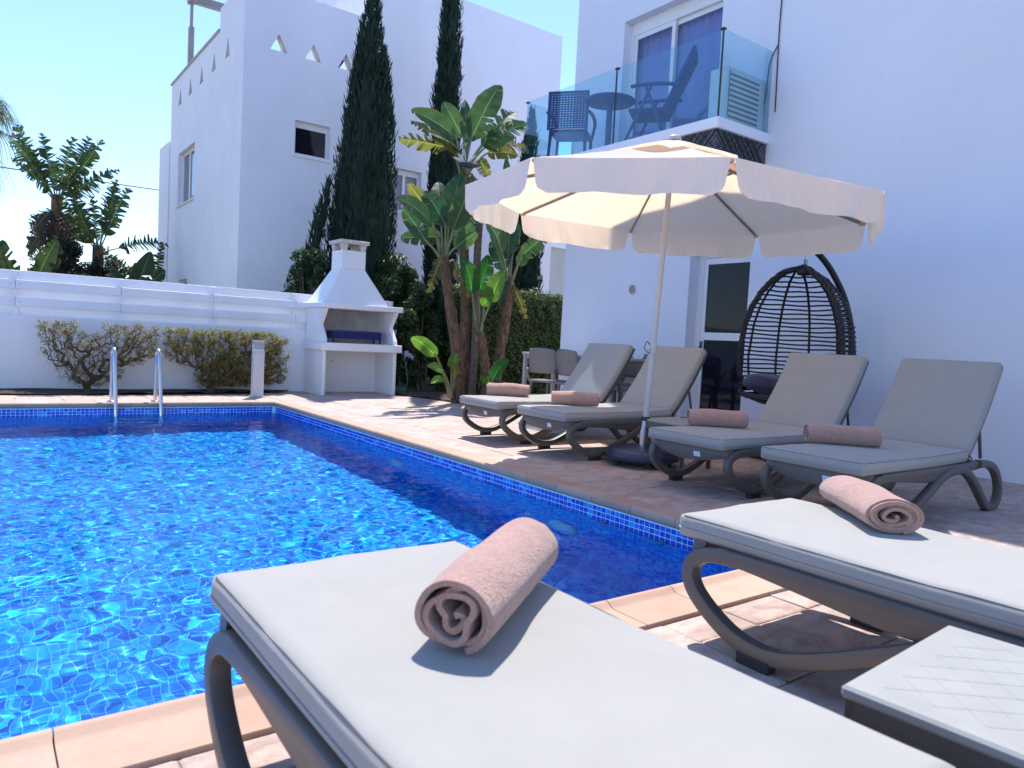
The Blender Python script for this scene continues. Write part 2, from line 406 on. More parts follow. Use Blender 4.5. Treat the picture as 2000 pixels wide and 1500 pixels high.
for i in range(23): coping((OL, jl[i], 0), (OL, jl[i+1], 0), (1, 0, 0), 1 if i == 0 else 0, 1 if i == 22 else 0)
coping((OL, OYn, 0), (-2.36, OYn, 0), (0, 1, 0), 1, 0); coping((OL, OYf, 0), (-2.365, OYf, 0), (0, -1, 0), 1, 0)
simple('grout_grey', (.36, .30, .26), .9)
mb = MB(); mb.bx(PX1-.005, OX-.02, PY0, OYf-.02, -.031, -.004); mb.bx(PX0, PX1, OYn+.02, PY0+.005, -.031, -.004); mb.bx(PX0, PX1, PY1-.005, OYf-.02, -.031, -.004)
mb.build('mortar_bed', 'grout_grey', pool)
# fittings on the long wall: two return jets, an underwater lamp
simple('jet_grey', (.30, .31, .33), .4); simple('lamp_glass', (.75, .85, .9), .15)
def disc_x(x, y, z, r, d, name, m, par):
    b = MB(); seg = 20
    pr = [(0, d), (r*.8, d), (r, d*.5), (r, 0)]
    for a in pr: pass
    vs_ = [(x-a[1], y+a[0]*cos(2*pi*i/seg), z+a[0]*sin(2*pi*i/seg)) for i in range(seg) for a in pr]; k = len(pr)
    b.add(vs_, [(i*k+q, ((i+1) % seg)*k+q, ((i+1) % seg)*k+q+1, i*k+q+1) for i in range(seg) for q in range(k-1)], True)
    o = b.build(name, m, par); o.cycles.is_caustics_receiver = True; return o
disc_x(PX1-.004, 3.36, -.16, .035, .03, 'return_jet', 'jet_grey', pool); disc_x(PX1-.004, 2.86, -.17, .03, .03, 'return_jet', 'jet_grey', pool)
disc_x(PX1-.001, 3.75, -.62, .13, .04, 'pool_lamp', 'lamp_glass', pool); disc_x(PX1-.001, 6.2, -.62, .13, .04, 'pool_lamp', 'lamp_glass', pool)

# water: real waves
rw = np.random.RandomState(4)
step = .017; xs = np.arange(-2.6, PX1+.004, step); ys = np.arange(PY0-.004, PY1+.004, step)
xs[-1] = PX1-.001; ys[0] = PY0+.001; ys[-1] = PY1-.001
Xg, Yg = np.meshgrid(xs, ys, indexing='ij'); Hh = np.zeros_like(Xg)
for i in range(80):
    lam = .085*(9**rw.rand()); a = rw.rand()*2*pi
    if rw.rand() < .5: a = pi/2+.35+rw.randn()*.45
    amp = .00017*(lam/.2)**.40*(.5+rw.rand())
    Hh += amp*np.sin(2*pi/lam*(Xg*cos(a)+Yg*sin(a))+rw.rand()*6.28+.7*np.sin(Xg*1.3*rw.rand()+Yg*1.1*rw.rand()+rw.rand()*6))
nx_, ny_ = Xg.shape
co = np.stack([Xg, Yg, Hh+WZ], -1).reshape(-1, 3).astype(np.float32)
idx = np.arange(nx_*ny_).reshape(nx_, ny_)
q = np.stack([idx[:-1, :-1], idx[1:, :-1], idx[1:, 1:], idx[:-1, 1:]], -1).reshape(-1, 4)
me = bpy.data.meshes.new('pool_water'); me.vertices.add(len(co)); me.vertices.foreach_set('co', co.ravel())
me.loops.add(q.size); me.loops.foreach_set('vertex_index', q.ravel().astype(np.int32)); me.polygons.add(len(q))
me.polygons.foreach_set('loop_start', np.arange(0, q.size, 4, dtype=np.int32)); me.polygons.foreach_set('loop_total', np.full(len(q), 4, dtype=np.int32))
me.update(calc_edges=True); me.polygons.foreach_set('use_smooth', np.ones(len(q), dtype=bool))
wo = tag(link('pool_water', me, 'water'), 'rippling clear blue pool water', kind='structure'); wo.cycles.is_caustics_caster = True

# planting beds
def bed(name, poly, label, z=.012):
    bm = bmesh.new(); f = bm.faces.new([bm.verts.new((p[0], p[1], z)) for p in poly])
    bmesh.ops.triangulate(bm, faces=[f]); bmesh.ops.subdivide_edges(bm, edges=bm.edges[:], cuts=3, use_grid_fill=True); bmesh.ops.triangulate(bm, faces=bm.faces[:]); bmesh.ops.subdivide_edges(bm, edges=bm.edges[:], cuts=2, use_grid_fill=True)
    for v in bm.verts: v.co.z += .012+.045*max(-.25, noise.noise(v.co*4))+.022*noise.noise(v.co*15)
    me_ = bpy.data.meshes.new(name); bm.to_mesh(me_); bm.free(); return tag(link(name, me_, 'soil'), label, kind='structure')
bed('planting_bed', [(-3, 11.08), (1.0, 11.05), (2.0, 11.13), (3.2, 11.28), (3.95, 11.45), (4.2, 11.76), (-3, 11.76)], 'dark soil strip along the foot of the white wall')
bed('planting_bed', [(5.72, 10.95), (5.97, 10.24), (6.07, 9.45), (6.35, 8.95), (7.4, 8.9), (13.5, 10.6), (13.5, 15), (5.6, 15), (5.72, 11.9)], 'dark soil bed under the tall palms and hedge')

# ------------------------------------------------------------------ boundary wall + fence
WY = 11.75
mb = MB(); mb.bx(-4, 6.05, WY, WY+.2, -.03, 1.015, .006)
bw = tag(mb.build('boundary_wall', 'wall_plaster'), 'low white plastered wall behind the pool and shrubs', 'wall')
simple('white_board', (.84, .84, .87), .45, var=.05, scale=3); simple('screw', (.18, .17, .17), .5)
fence = thing('slat_fence', 'white horizontal board fence on top of the low wall', 'fence', (0, WY, 1.02))
posts = [-2.05, -.80, .455, 1.705, 2.96, 4.25, 5.98]
zt = [0, .114, .228, .342, .456, .570]
for i, px in enumerate(posts):
    MB().box((px, .06, .285), (.07, .045, .585), 0, .004).build('post', 'white_board', fence)
    if i == len(posts)-1: break
    x0, x1 = px, posts[i+1]
    for j in range(5):
        z0, z1 = zt[j]+(.008 if j == 0 else 0), zt[j+1]
        front = j in (1, 3)
        b = MB()
        if front: b.box(((x0+x1)/2, .016, (z0+z1)/2), (x1-x0-.006, .024, z1-z0+.004), 0, .004)
        else: b.box(((x0+x1)/2, .098, (z0+z1)/2), (x1-x0-.004, .022, z1-z0+.03), 0, .003)
        bo = b.build('board', 'white_board', fence)
        if front:
            for sx in (x0+.05, x1-.05):
                s_ = MB(); seg = 8
                s_.add([(sx+.006*cos(2*pi*t/seg), .0025, (z0+z1)/2+.006*sin(2*pi*t/seg)) for t in range(seg)]+[(sx, .001, (z0+z1)/2)], [(t, (t+1) % seg, seg) for t in range(seg)])
                s_.build('screw', 'screw', bo)

# ------------------------------------------------------------------ glass
def mat_glass(name, tint, refl=1.0, rough=.0):
    k = NB(name); t = k.t; t.nodes.remove(k.b)
    tr = k.n('ShaderNodeBsdfTransparent'); tr.inputs[0].default_value = (*tint, 1)
    gl = k.n('ShaderNodeBsdfGlossy'); gl.inputs['Roughness'].default_value = rough
    lw = k.n('ShaderNodeLayerWeight'); lw.inputs[0].default_value = .5; fr = k.math('ADD', .06, k.math('MULTIPLY', .9, k.math('POWER', lw.outputs['Facing'], 4.0)))
    mx = k.n('ShaderNodeMixShader'); k.l(k.math('MULTIPLY', fr, refl), mx.inputs[0]); k.l(tr.outputs[0], mx.inputs[1]); k.l(gl.outputs[0], mx.inputs[2]); k.l(mx.outputs[0], k.out.inputs[0]); MATS[name] = k.m
mat_glass('balcony_glass', (.80, .93, .975)); mat_glass('window_glass', (.78, .79, .88)); mat_glass('door_glass', (.16, .17, .26))
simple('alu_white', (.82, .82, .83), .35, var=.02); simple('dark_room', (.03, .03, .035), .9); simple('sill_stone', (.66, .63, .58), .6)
simple('dark_glass', (.010, .011, .020), .04, var=.2, spec=.22)
simple('curtain', (.52, .58, .88), .9, var=.06); simple('cream_blind', (.62, .60, .62), .8); simple('steel', (.62, .62, .63), .22, 1.0, var=.04)
simple('black_metal', (.03, .03, .035), .45); simple('roof_cap', (.42, .39, .38), .8, var=.2)
# ------------------------------------------------------------------ villa on the right
XH = 7.30; HT = 9.5; YE = 8.65
villa = thing('villa', 'large white villa with a glass balcony at the right', 'house', (XH, 2, 0))
def vb(mb, name, m, par=None, label=None):
    o = mb.build(name, m, par or villa, label); 
    if par is None: o.location = -villa.location
    return o
dY0, dY1, dZ = 5.30, 6.20, 2.26; wY0, wY1, wZ0, wZ1 = 5.95, 7.64, 3.50, 5.53
mb = MB(); T = .28
for (a, b, c, d) in ((-9, dY0, 0, wZ0), (dY0, dY1, dZ, wZ0), (dY1, YE, 0, wZ0), (-9, wY0, wZ0, wZ1), (wY1, YE, wZ0, wZ1), (-9, YE, wZ1, HT)):
    mb.quad((XH, a, c), (XH, b, c), (XH, b, d), (XH, a, d))
# reveals
for (a, b, c, d) in ((dY0, dY1, -.0, dZ), (wY0, wY1, wZ0, wZ1)):
    mb.quad((XH, a, c), (XH, a, d), (XH+T, a, d), (XH+T, a, c)); mb.quad((XH, b, c), (XH, b, d), (XH+T, b, d), (XH+T, b, c)); mb.quad((XH, a, d), (XH, b, d), (XH+T, b, d), (XH+T, a, d)); mb.quad((XH, a, c), (XH, b, c), (XH+T, b, c), (XH+T, a, c))
mb.quad((XH, YE, 0), (XH+9, YE, 0), (XH+9, YE, HT), (XH, YE, HT)); mb.quad((XH, -9, 0), (XH+9, -9, 0), (XH+9, -9, HT), (XH, -9, HT)); mb.quad((XH+9, -9, 0), (XH+9, YE, 0), (XH+9, YE, HT), (XH+9, -9, HT)); mb.quad((XH, -9, HT), (XH+9, -9, HT), (XH+9, YE, HT), (XH, YE, HT))
wl = vb(mb, 'wall', 'white_plaster')
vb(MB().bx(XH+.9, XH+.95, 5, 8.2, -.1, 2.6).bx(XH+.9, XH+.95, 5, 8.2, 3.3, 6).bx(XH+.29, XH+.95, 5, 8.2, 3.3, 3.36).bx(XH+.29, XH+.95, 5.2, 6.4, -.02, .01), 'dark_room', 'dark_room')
# door
dx = XH+.17
door = vb(MB().bx(dx, dx+.06, dY0, dY0+.07, .01, dZ-.002).bx(dx, dx+.06, dY1-.09, dY1-.002, .01, dZ-.002).bx(dx, dx+.06, dY0+.07, dY1-.09, dZ-.08, dZ-.002), 'door_frame', 'alu_white')
lf = vb(MB().bx(dx+.005, dx+.05, dY0+.072, dY0+.13, .02, dZ-.085).bx(dx+.005, dx+.05, dY1-.15, dY1-.092, .02, dZ-.085).bx(dx+.005, dx+.05, dY0+.13, dY1-.15, 1.15, 1.245).bx(dx+.005, dx+.05, dY0+.13, dY1-.15, .02, .12).bx(dx+.005, dx+.05, dY0+.13, dY1-.15, dZ-.16, dZ-.085), 'door', 'alu_white')
MB().bx(dx+.018, dx+.026, dY0+.131, dY1-.151, 1.246, dZ-.161).build('pane', 'dark_glass', lf); MB().bx(dx+.018, dx+.026, dY0+.131, dY1-.151, .121, 1.149).build('pane', 'dark_glass', lf)
MB().bx(dx-.012, dx+.004, dY1-.135, dY1-.105, .98, 1.13, .004).bx(dx-.04, dx-.014, dY1-.128, dY1-.112, 1.05, 1.066).build('handle', 'black_metal', lf)
# round wall light
b = MB(); seg = 24
def disc_wall(b, y, z, prs):
    k = len(prs); vs_ = [(XH-p[1], y+p[0]*cos(2*pi*i/seg), z+p[0]*sin(2*pi*i/seg)) for i in range(seg) for p in prs]
    b.add(vs_, [(i*k+q_, ((i+1) % seg)*k+q_, ((i+1) % seg)*k+q_+1, i*k+q_+1) for i in range(seg) for q_ in range(k-1)], True)
disc_wall(b, 7.175, 1.80, [(.060, .004), (.064, .016), (.078, .018), (.082, .0)]); wlamp = vb(b, 'wall_vent', 'alu_white')
b = MB(); disc_wall(b, 7.175, 1.80, [(.0, .010), (.061, .010)]); simple('vent_mesh', (.33, .29, .24), .6, var=.5, scale=40); b.build('grille', 'vent_mesh', wlamp)
# balcony slab, pattern cladding, glass
BX, BY0, BY1 = 6.40, 5.18, 8.64
slab = vb(MB().bx(BX-.03, XH-.002, BY0-.02, BY1, 3.40, 3.515, .006), 'balcony_slab', 'white_plaster')
def mat_cladding():
    k = NB('cladding'); p = k.pos(); s_ = k.n('ShaderNodeSeparateXYZ'); k.l(p, s_.inputs[0])
    c = k.n('ShaderNodeCombineXYZ'); k.l(k.math('ADD', s_.outputs[0], s_.outputs[1]), c.inputs[0]); k.l(s_.outputs[2], c.inputs[1])
    wv = k.n('ShaderNodeTexWave', wave_type='BANDS', bands_direction='DIAGONAL'); wv.inputs['Scale'].default_value = 9; k.l(c.outputs[0], wv.inputs[0])
    k.col(k.ramp(wv.outputs[1], [(.4, (.035, .034, .040)), (.6, (.10, .10, .115))])); k.set(rough=.5); k.nrm(k.bump(wv.outputs[1], .6, .01)); MATS['cladding'] = k.m
mat_cladding()
cl = vb(MB().bx(BX+.01, XH-.004, BY0+.02, BY1-.02, 3.17, 3.398), 'balcony_cladding', 'cladding')
simple('lattice', (.028, .028, .034), .45)
# raised diagonal battens on the cladding, front and side
bt = MB(); n_ = 34
for i in range(n_):
    y = BY0+.03+i*.10
    for s_ in (1, -1):
        ya, yb = (y, y+.2) if s_ > 0 else (y+.2, y)
        if max(ya, yb) > BY1-.03: continue
        bt.sweep([(BX+.004, ya, 3.18), (BX+.004, yb, 3.39)], [(-.006, -.006), (.006, -.006), (.006, .006), (-.006, .006)], smooth=False, up=(1, 0, 0))
for i in range(7):
    x = BX+.02+i*.10
    for s_ in (1, -1):
        xa, xb = (x, x+.2) if s_ > 0 else (x+.2, x)
        bt.sweep([(xa, BY0+.014, 3.18), (xb, BY0+.014, 3.39)], [(-.006, -.006), (.006, -.006), (.006, .006), (-.006, .006)], smooth=False, up=(0, 1, 0))
bo = vb(bt, 'lattice', 'lattice', cl); bo.location = (0, 0, 0)
GZ0, GZ1 = 3.50, 4.44
for (a, b_) in ((BY0+.02, 6.78), (6.80, BY1-.03)): vb(MB().bx(BX-.006, BX+.006, a, b_, GZ0, GZ1), 'glass_panel', 'balcony_glass')
vb(MB().bx(BX+.012, XH-.006, BY0+.014, BY0+.026, GZ0, GZ1), 'glass_panel', 'balcony_glass'); vb(MB().bx(BX+.012, XH-.006, BY1-.03, BY1-.018, GZ0, GZ1), 'glass_panel', 'balcony_glass')
for (y, z) in ((BY0+.02, GZ1), (6.79, GZ1), (BY1-.03, GZ1)): vb(MB().box((BX+.01, y, z), (.045, .055, .02), 0, .004), 'glass_clip', 'black_metal')
vb(MB().bx(BX-.008, BX+.008, 6.783, 6.797, GZ0, GZ1), 'glass_seal', 'black_metal'); vb(MB().bx(BX-.010, BX+.010, BY0+.002, BY0+.013, GZ0, GZ1), 'glass_seal', 'black_metal')
# balcony sliding window
wx = XH+.14
fr = vb(MB().bx(wx, wx+.08, wY0+.001, wY0+.06, wZ0, wZ1-.001).bx(wx, wx+.08, wY1-.06, wY1-.001, wZ0, wZ1-.001).bx(wx, wx+.08, wY0+.06, wY1-.06, wZ1-.17, wZ1-.001).bx(wx, wx+.08, wY0+.06, wY1-.06, wZ0, wZ0+.05), 'window_frame', 'alu_white')
ym = 6.86
for (a, b_, o) in ((wY0+.062, ym+.03, .045), (ym-.03, wY1-.062, .008)):
    s_ = vb(MB().bx(wx+o, wx+o+.028, a, a+.06, wZ0+.05, wZ1-.171).bx(wx+o, wx+o+.028, b_-.06, b_, wZ0+.05, wZ1-.171).bx(wx+o, wx+o+.028, a+.06, b_-.06, wZ1-.235, wZ1-.171).bx(wx+o, wx+o+.028, a+.06, b_-.06, wZ0+.05, wZ0+.12), 'sash', 'alu_white')
    MB().bx(wx+o+.011, wx+o+.017, a+.061, b_-.061, wZ0+.121, wZ1-.236).build('pane', 'window_glass', s_)
cu = MB(); yv = wY0
ny2 = 90; rows = [wZ0+.02, wZ1-.02]
pts = [(XH+.285+.022*sin(i*.95)+.012*sin(i*2.3+1), wY0+.02+(wY1-wY0-.04)*i/ny2) for i in range(ny2+1)]
cu.add([(p[0], p[1], z) for z in rows for p in pts], [(i, i+1, ny2+2+i, ny2+1+i) for i in range(ny2)], True); vb(cu, 'curtain', 'curtain')
# thin cable down the wall
cb = MB(); cb.tube([(XH-.012, 5.12+.01*sin(z*3), z) for z in np.linspace(3.75, 7.3, 14)]+[], .007, 6); vb(cb, 'wall_cable', 'black_metal')
cb = MB(); cb.tube(cat_rom([(XH-.012, 5.13, 4.5), (XH-.02, 5.22, 4.3), (XH-.03, 5.24, 3.9), (XH-.05, 5.35, 3.62), (XH-.1, 5.5, 3.56)], 6), .007, 6); vb(cb, 'wall_cable', 'black_metal')

# ------------------------------------------------------------------ neighbour house
NY, NX, NXR = 15.0, 4.208, 12.16
nb = thing('neighbour_house', 'tall white flat-roofed house beyond the fence with triangular parapet holes', 'house', (NX, NY, 0))
def nbp(mb, name, m, par=None):
    o = mb.build(name, m, par or nb)
    if par is None: o.location = -nb.location
    return o
# front wall with holes: bmesh grid of rectangles plus triangles cut by boundary polygons
def wall_with_holes(outer, holes, place, name, m, depth, dvec, par):
    """outer rect and hole polygons in 2D -> filled face with holes + reveals"""
    bm = bmesh.new(); edges = []
    def loop(poly):
        vs_ = [bm.verts.new(place(*p)) for p in poly]
        for i in range(len(vs_)): edges.append(bm.edges.new((vs_[i], vs_[(i+1) % len(vs_)])))
        return vs_
    loop(outer); hl = [loop(h) for h in holes]
    bmesh.ops.triangle_fill(bm, edges=edges, use_beauty=True)
    # remove faces inside holes
    def inside(p, poly):
        c = False; n = len(poly)
        for i in range(n):
            a, b = poly[i], poly[(i+1) % n]
            if (a[1] > p[1]) != (b[1] > p[1]) and p[0] < (b[0]-a[0])*(p[1]-a[1])/(b[1]-a[1])+a[0]: c = not c
        return c
    inv = {}
    for v, p in zip([v for h in hl for v in h], [p for h in holes for p in h]): inv[v] = p
    for v, p in zip(bm.verts[:len(outer)], outer): inv[v] = p
    dead = []
    for f in bm.faces:
        c = (sum(inv[v][0] for v in f.verts)/len(f.verts), sum(inv[v][1] for v in f.verts)/len(f.verts))
        if any(inside(c, h) for h in holes): dead.append(f)
    bmesh.ops.delete(bm, geom=dead, context='FACES_ONLY')
    for h in hl if depth > 0 else []:
        rv = MB(); q = [tuple(v.co) for v in h]+[tuple(v.co+Vector(dvec)*depth) for v in h]; nh_ = len(h); rv.add(q, [(i, (i+1) % nh_, nh_+(i+1) % nh_, nh_+i) for i in range(nh_)]); ro = rv.build('hole_reveal', 'grey_plaster' if nh_ == 3 else 'neighbour_plaster', par); ro.location = -par.location  # triangle reveals in darker grey: the holes' shade put into their colour
    bmesh.ops.recalc_face_normals(bm, faces=bm.faces)
    me_ = bpy.data.meshes.new(name); bm.to_mesh(me_); bm.free(); o = link(name, me_, m, par); o.location = -par.location; return o
def tri(c, z, w_=.17, h_=.33): return [(c-w_, z-h_*.45), (c+w_, z-h_*.45), (c, z+h_*.55)]
ZP = 7.75; ZT = 8.88; XT = 6.95
w1 = [(5.27, 4.60), (6.03, 4.60), (6.03, 5.29), (5.27, 5.29)]; w2 = [(7.35, 3.79), (8.24, 3.79), (8.24, 4.74), (7.35, 4.74)]
ft = [tri(4.89+.712*i, 6.70) for i in range(3)]
wall_with_holes([(NX, -.1), (NXR, -.1), (NXR, ZT), (XT, ZT), (XT, ZP), (NX, ZP)], ft+[w1, w2], lambda x, z: (x, NY, z), 'front_wall', 'neighbour_plaster', .22, (0, 1, 0), nb)
YS, YB, ZL = 16.79, 21.47, 7.28
w3 = [(18.78, 4.01), (20.48, 4.01), (20.48, 5.33), (18.78, 5.33)]; w4 = [(19.2, 1.62), (20.1, 1.62), (20.1, 2.12), (19.2, 2.12)]
lt = [tri(16.15+1.075*i, 6.75, .17, .40) for i in range(5)]
wall_with_holes([(NY, -.1), (YB, -.1), (YB, ZL), (YS, ZL), (YS, ZP), (NY, ZP)], lt+[w3, w4], lambda y, z: (NX, y, z), 'side_wall', 'neighbour_plaster', .24, (1, 0, 0), nb)
# inner faces of the parapets, terrace floor, higher block
# parapet backs with the same holes
wall_with_holes([(NX+.24, 6.1), (XT, 6.1), (XT, ZP), (NX+.24, ZP)], ft, lambda x, z: (x, NY+.22, z), 'parapet_back', 'neighbour_plaster', .0, (0, 1, 0), nb)
wall_with_holes([(NY+.22, 6.1), (YB, 6.1), (YB, ZL), (YS, ZL), (YS, ZP), (NY+.22, ZP)], lt, lambda y, z: (NX+.24, y, z), 'parapet_back', 'neighbour_plaster', .0, (1, 0, 0), nb)
mb = MB()
mb.bx(NX+.25, XT-.01, NY+.23, YB-.01, 6.0, 6.1)
mb.quad((NX, NY, ZP), (XT, NY, ZP), (XT, NY+.22, ZP), (NX, NY+.22, ZP)); mb.quad((NX, NY+.22, ZP), (NX+.24, NY+.22, ZP), (NX+.24, YS, ZP), (NX, YS, ZP)); mb.quad((NX, YS, ZL), (NX+.24, YS, ZL), (NX+.24, YS, ZP), (NX, YS, ZP))
mb.quad((XT, NY, ZP), (XT, YB, ZP-1.7), (XT, YB, ZT), (XT, NY, ZT)); mb.quad((XT, NY+.22, 6.1), (XT, YB, 6.1), (XT, YB, ZP), (XT, NY+.22, ZP))
mb.quad((XT, NY, ZT), (NXR, NY, ZT), (NXR, YB, ZT), (XT, YB, ZT)); mb.quad((NXR, NY, -.1), (NXR, YB, -.1), (NXR, YB, ZT), (NXR, NY, ZT)); mb.quad((NX, YB, -.1), (NXR, YB, -.1), (NXR, YB, ZL-.1), (NX, YB, ZL-.1))
nbp(mb, 'roof_terrace', 'neighbour_plaster')
nbp(MB().bx(NX-.03, NX+.27, YS+.002, YB+.03, ZL+.001, ZL+.055), 'parapet_cap', 'roof_cap')
nbp(MB().bx(XT+.2, XT+3.2, NY+2, YB-.5, ZT+.002, ZT+1.3), 'stair_block', 'neighbour_plaster')
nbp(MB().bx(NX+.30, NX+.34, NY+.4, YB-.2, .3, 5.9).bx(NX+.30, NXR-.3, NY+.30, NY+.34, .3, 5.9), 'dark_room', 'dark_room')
def nwin(y_or_x, kind, rect, split=None):
    a0, z0, a1, z1 = rect[0][0], rect[0][1], rect[2][0], rect[2][1]
    P = (lambda a, d, z: (a, NY+d, z)) if kind == 'f' else (lambda a, d, z: (NX+d, a, z))
    def bar(b, a, a2, d, d2, z, z2):
        p, q_ = P(a, d, z), P(a2, d2, z2); b.bx(min(p[0], q_[0]), max(p[0], q_[0]), min(p[1], q_[1]), max(p[1], q_[1]), z, z2)
    b = MB(); t = .055; top = .12 if kind == 'f' else .06
    bar(b, a0+.002, a0+t, .12, .17, z0, z1-.002); bar(b, a1-t, a1-.002, .12, .17, z0, z1-.002); bar(b, a0+t, a1-t, .12, .17, z1-top, z1-.002); bar(b, a0+t, a1-t, .12, .17, z0+.002, z0+t)
    if split: bar(b, split-.035, split+.035, .115, .165, z0+t, z1-top)
    f_ = nbp(b, 'window', 'alu_white')
    segs = [(a0+t, (split-.035) if split else a1-t)]+([(split+.035, a1-t)] if split else [])
    for (s0, s1) in segs: b = MB(); bar(b, s0, s1, .14, .15, z0+t, z1-top); b.build('pane', 'dark_glass' if not split else 'window_glass', f_)
    b = MB(); bar(b, a0-.05, a1+.05, -.035, .11, z0-.05, z0-.001); b.build('sill', 'sill_stone' if kind == 's' else 'alu_white', f_)
    if split: b = MB(); bar(b, a0, a1, .24, .25, z0, z1); b.build('blind', 'cream_blind', f_)
nwin(NY, 'f', w1); nwin(NY, 'f', w2, 7.85); nwin(NX, 's', w3, 19.75); nwin(NX, 's', w4)
# pergola on the roof terrace
simple('pergola_grey', (.27, .25, .26), .6)
nbp(MB().bx(NX+.05, NX+.16, 19.85, 20.0, ZL+.056, 8.35), 'pergola_post', 'pergola_grey'); nbp(MB().bx(NX+.075, NX+.135, 19.89, 19.96, 8.35, 8.95), 'pergola_post', 'pergola_grey')
nbp(MB().bx(NX+.03, NX+.18, 16.9, 20.1, 8.95, 9.15), 'pergola_beam', 'pergola_grey'); nbp(MB().bx(NX+.19, NX+2.7, 19.85, 20.0, 8.95, 9.13), 'pergola_beam', 'pergola_grey')
# drain pipe / side annex at the far left edge
nbp(MB().bx(NX-.02, NX+1.2, YB+.03, YB+1.3, -.1, 5.85), 'annex', 'neighbour_plaster')
# tap on the front wall
b = MB(); b.tube(cat_rom([(5.15, NY-.03, 1.86), (5.15, NY-.10, 1.98), (5.28, NY-.10, 2.02), (5.30, NY-.10, 1.88)], 5), .014, 6); nbp(b, 'garden_tap', 'steel')
# ------------------------------------------------------------------ low building far right of the gap
fb = thing('far_building', 'small grey rendered building with glass terrace railing, seen between the two houses', 'building', (17, 21, 0))
def fbp(mb, name, m, par=None):
    o = mb.build(name, m, par or fb)
    if par is None: o.location = -fb.location
    return o
fbp(MB().bx(14.5, 22, 20, 26, -.1, 4.35), 'wall', 'grey_plaster'); fbp(MB().bx(14.4, 22.1, 19.9, 26.1, 4.352, 4.62), 'roof_slab', 'white_plaster')
fbp(MB().bx(14.6, 22, 20.0, 20.02, 4.63, 5.6), 'glass_panel', 'balcony_glass')
b = MB()
for x in np.arange(15, 22, .55): b.tube(cat_rom([(x, 20.2, 4.63), (x, 20.2, 5.15), (x+.2, 20.2, 5.25), (x+.42, 20.2, 5.1)], 4), .02, 5)
b.tube([(14.6, 20.2, 5.28), (22, 20.2, 5.28)], .02, 5); fbp(b, 'railing', 'steel')
# ================================================================== LOUNGERS
def mat_fabric(name, c, weave=200):
    k = NB(name); p = k.obj(); n = k.noise(7, 4, .6, p); n2 = k.noise(160, 2, .6, p)
    lo = tuple(x*.96 for x in c); hi = tuple(min(1, x*1.03) for x in c)
    cc = k.mix(k.math('MULTIPLY', n2, .25), k.ramp(n, [(.3, lo), (.7, hi)]), tuple(x*.7 for x in c)); k.col(cc)
    w1 = k.n('ShaderNodeTexWave', bands_direction='X'); w1.inputs['Scale'].default_value = weave/2; k.l(p, w1.inputs[0])
    w2 = k.n('ShaderNodeTexWave', bands_direction='Y'); w2.inputs['Scale'].default_value = weave/2; k.l(p, w2.inputs[0])
    h = k.math('ADD', k.math('MULTIPLY', k.math('ADD', w1.outputs[1], w2.outputs[1]), .5), k.math('MULTIPLY', k.noise(5, 3, .5, p), 3))
    k.nrm(k.bump(h, .25, .003)); k.set(rough=.9, spec=.15, sheen=.2); MATS[name] = k.m
mat_fabric('cushion_fabric', (.365, .348, .320))
simple('taupe_plastic', (.115, .100, .088), .42, var=.06, scale=9, bump=.12, bscale=300, spec=.45)
simple('thread', (.12, .115, .11), .9); simple('rubber', (.02, .02, .022), .7); simple('strap', (.05, .05, .06), .8)
def mat_sticker():
    k = NB('sticker'); p = k.obj(); s_ = k.n('ShaderNodeSeparateXYZ'); k.l(p, s_.inputs[0])
    row = k.math('FRACT', k.math('MULTIPLY', k.math('ADD', s_.outputs[2], 10), 95)); ink = k.math('MULTIPLY', k.math('LESS_THAN', row, .38), k.math('GREATER_THAN', k.noise(260, 2, .5, p), .5))
    k.col(k.mix(ink, (.80, .82, .86), (.10, .13, .30))); k.set(rough=.5); MATS['sticker'] = k.m
mat_sticker()

def pillow(L, Wd, T, nx=34, ny=20, r=.05, amp=.006, seed=0, bend=None):
    """soft slab: centre of the underside edge at origin; x 0..L, y -W/2..W/2"""
    m = MB(); us = [0, .004, .012, .024, .04]; us = us+[.04+(L-.08)*i/nx for i in range(1, nx)]+[L-u for u in us[::-1]]
    vs0 = [0, .004, .012, .024, .04]; vv = vs0+[.04+(Wd-.08)*i/ny for i in range(1, ny)]+[Wd-u for u in vs0[::-1]]
    a, b = len(us), len(vv); top = []; bot = []
    for u in us:
        for v in vv:
            d = min(u, L-u, v, Wd-v); q = 1-min(1, d/r); h = T/2*(max(0, 1-q**3.2))**(1/2.6)
            # rounded plan corners
            x, y = u, v-Wd/2
            cr = .035; cxm, cym = max(0, cr-min(u, L-u)), max(0, cr-min(v, Wd-v)); cd = sqrt(cxm*cxm+cym*cym)
            if cd > cr:
                k_ = cr/cd; x = (cr-cxm*k_) if u < L/2 else L-(cr-cxm*k_); y = ((cr-cym*k_) if v < Wd/2 else Wd-(cr-cym*k_))-Wd/2
            w_ = noise.noise(Vector((u*3.1+seed*7, v*3.7, seed)))*amp+noise.noise(Vector((u*9, v*11+seed*3, seed)))*amp*.4
            puff = .006*min(1, d/.15)
            top.append(Vector((x, y, T/2+h+(w_+puff)*min(1, d/.02)))); bot.append(Vector((x, y, T/2-h)))
    if bend: top = [bend(p) for p in top]; bot = [bend(p) for p in bot]
    f = [(i*b+j, (i+1)*b+j, (i+1)*b+j+1, i*b+j+1) for i in range(a-1) for j in range(b-1)]
    m.add(top, f, True); m.add(bot, [q[::-1] for q in f], True)
    return m
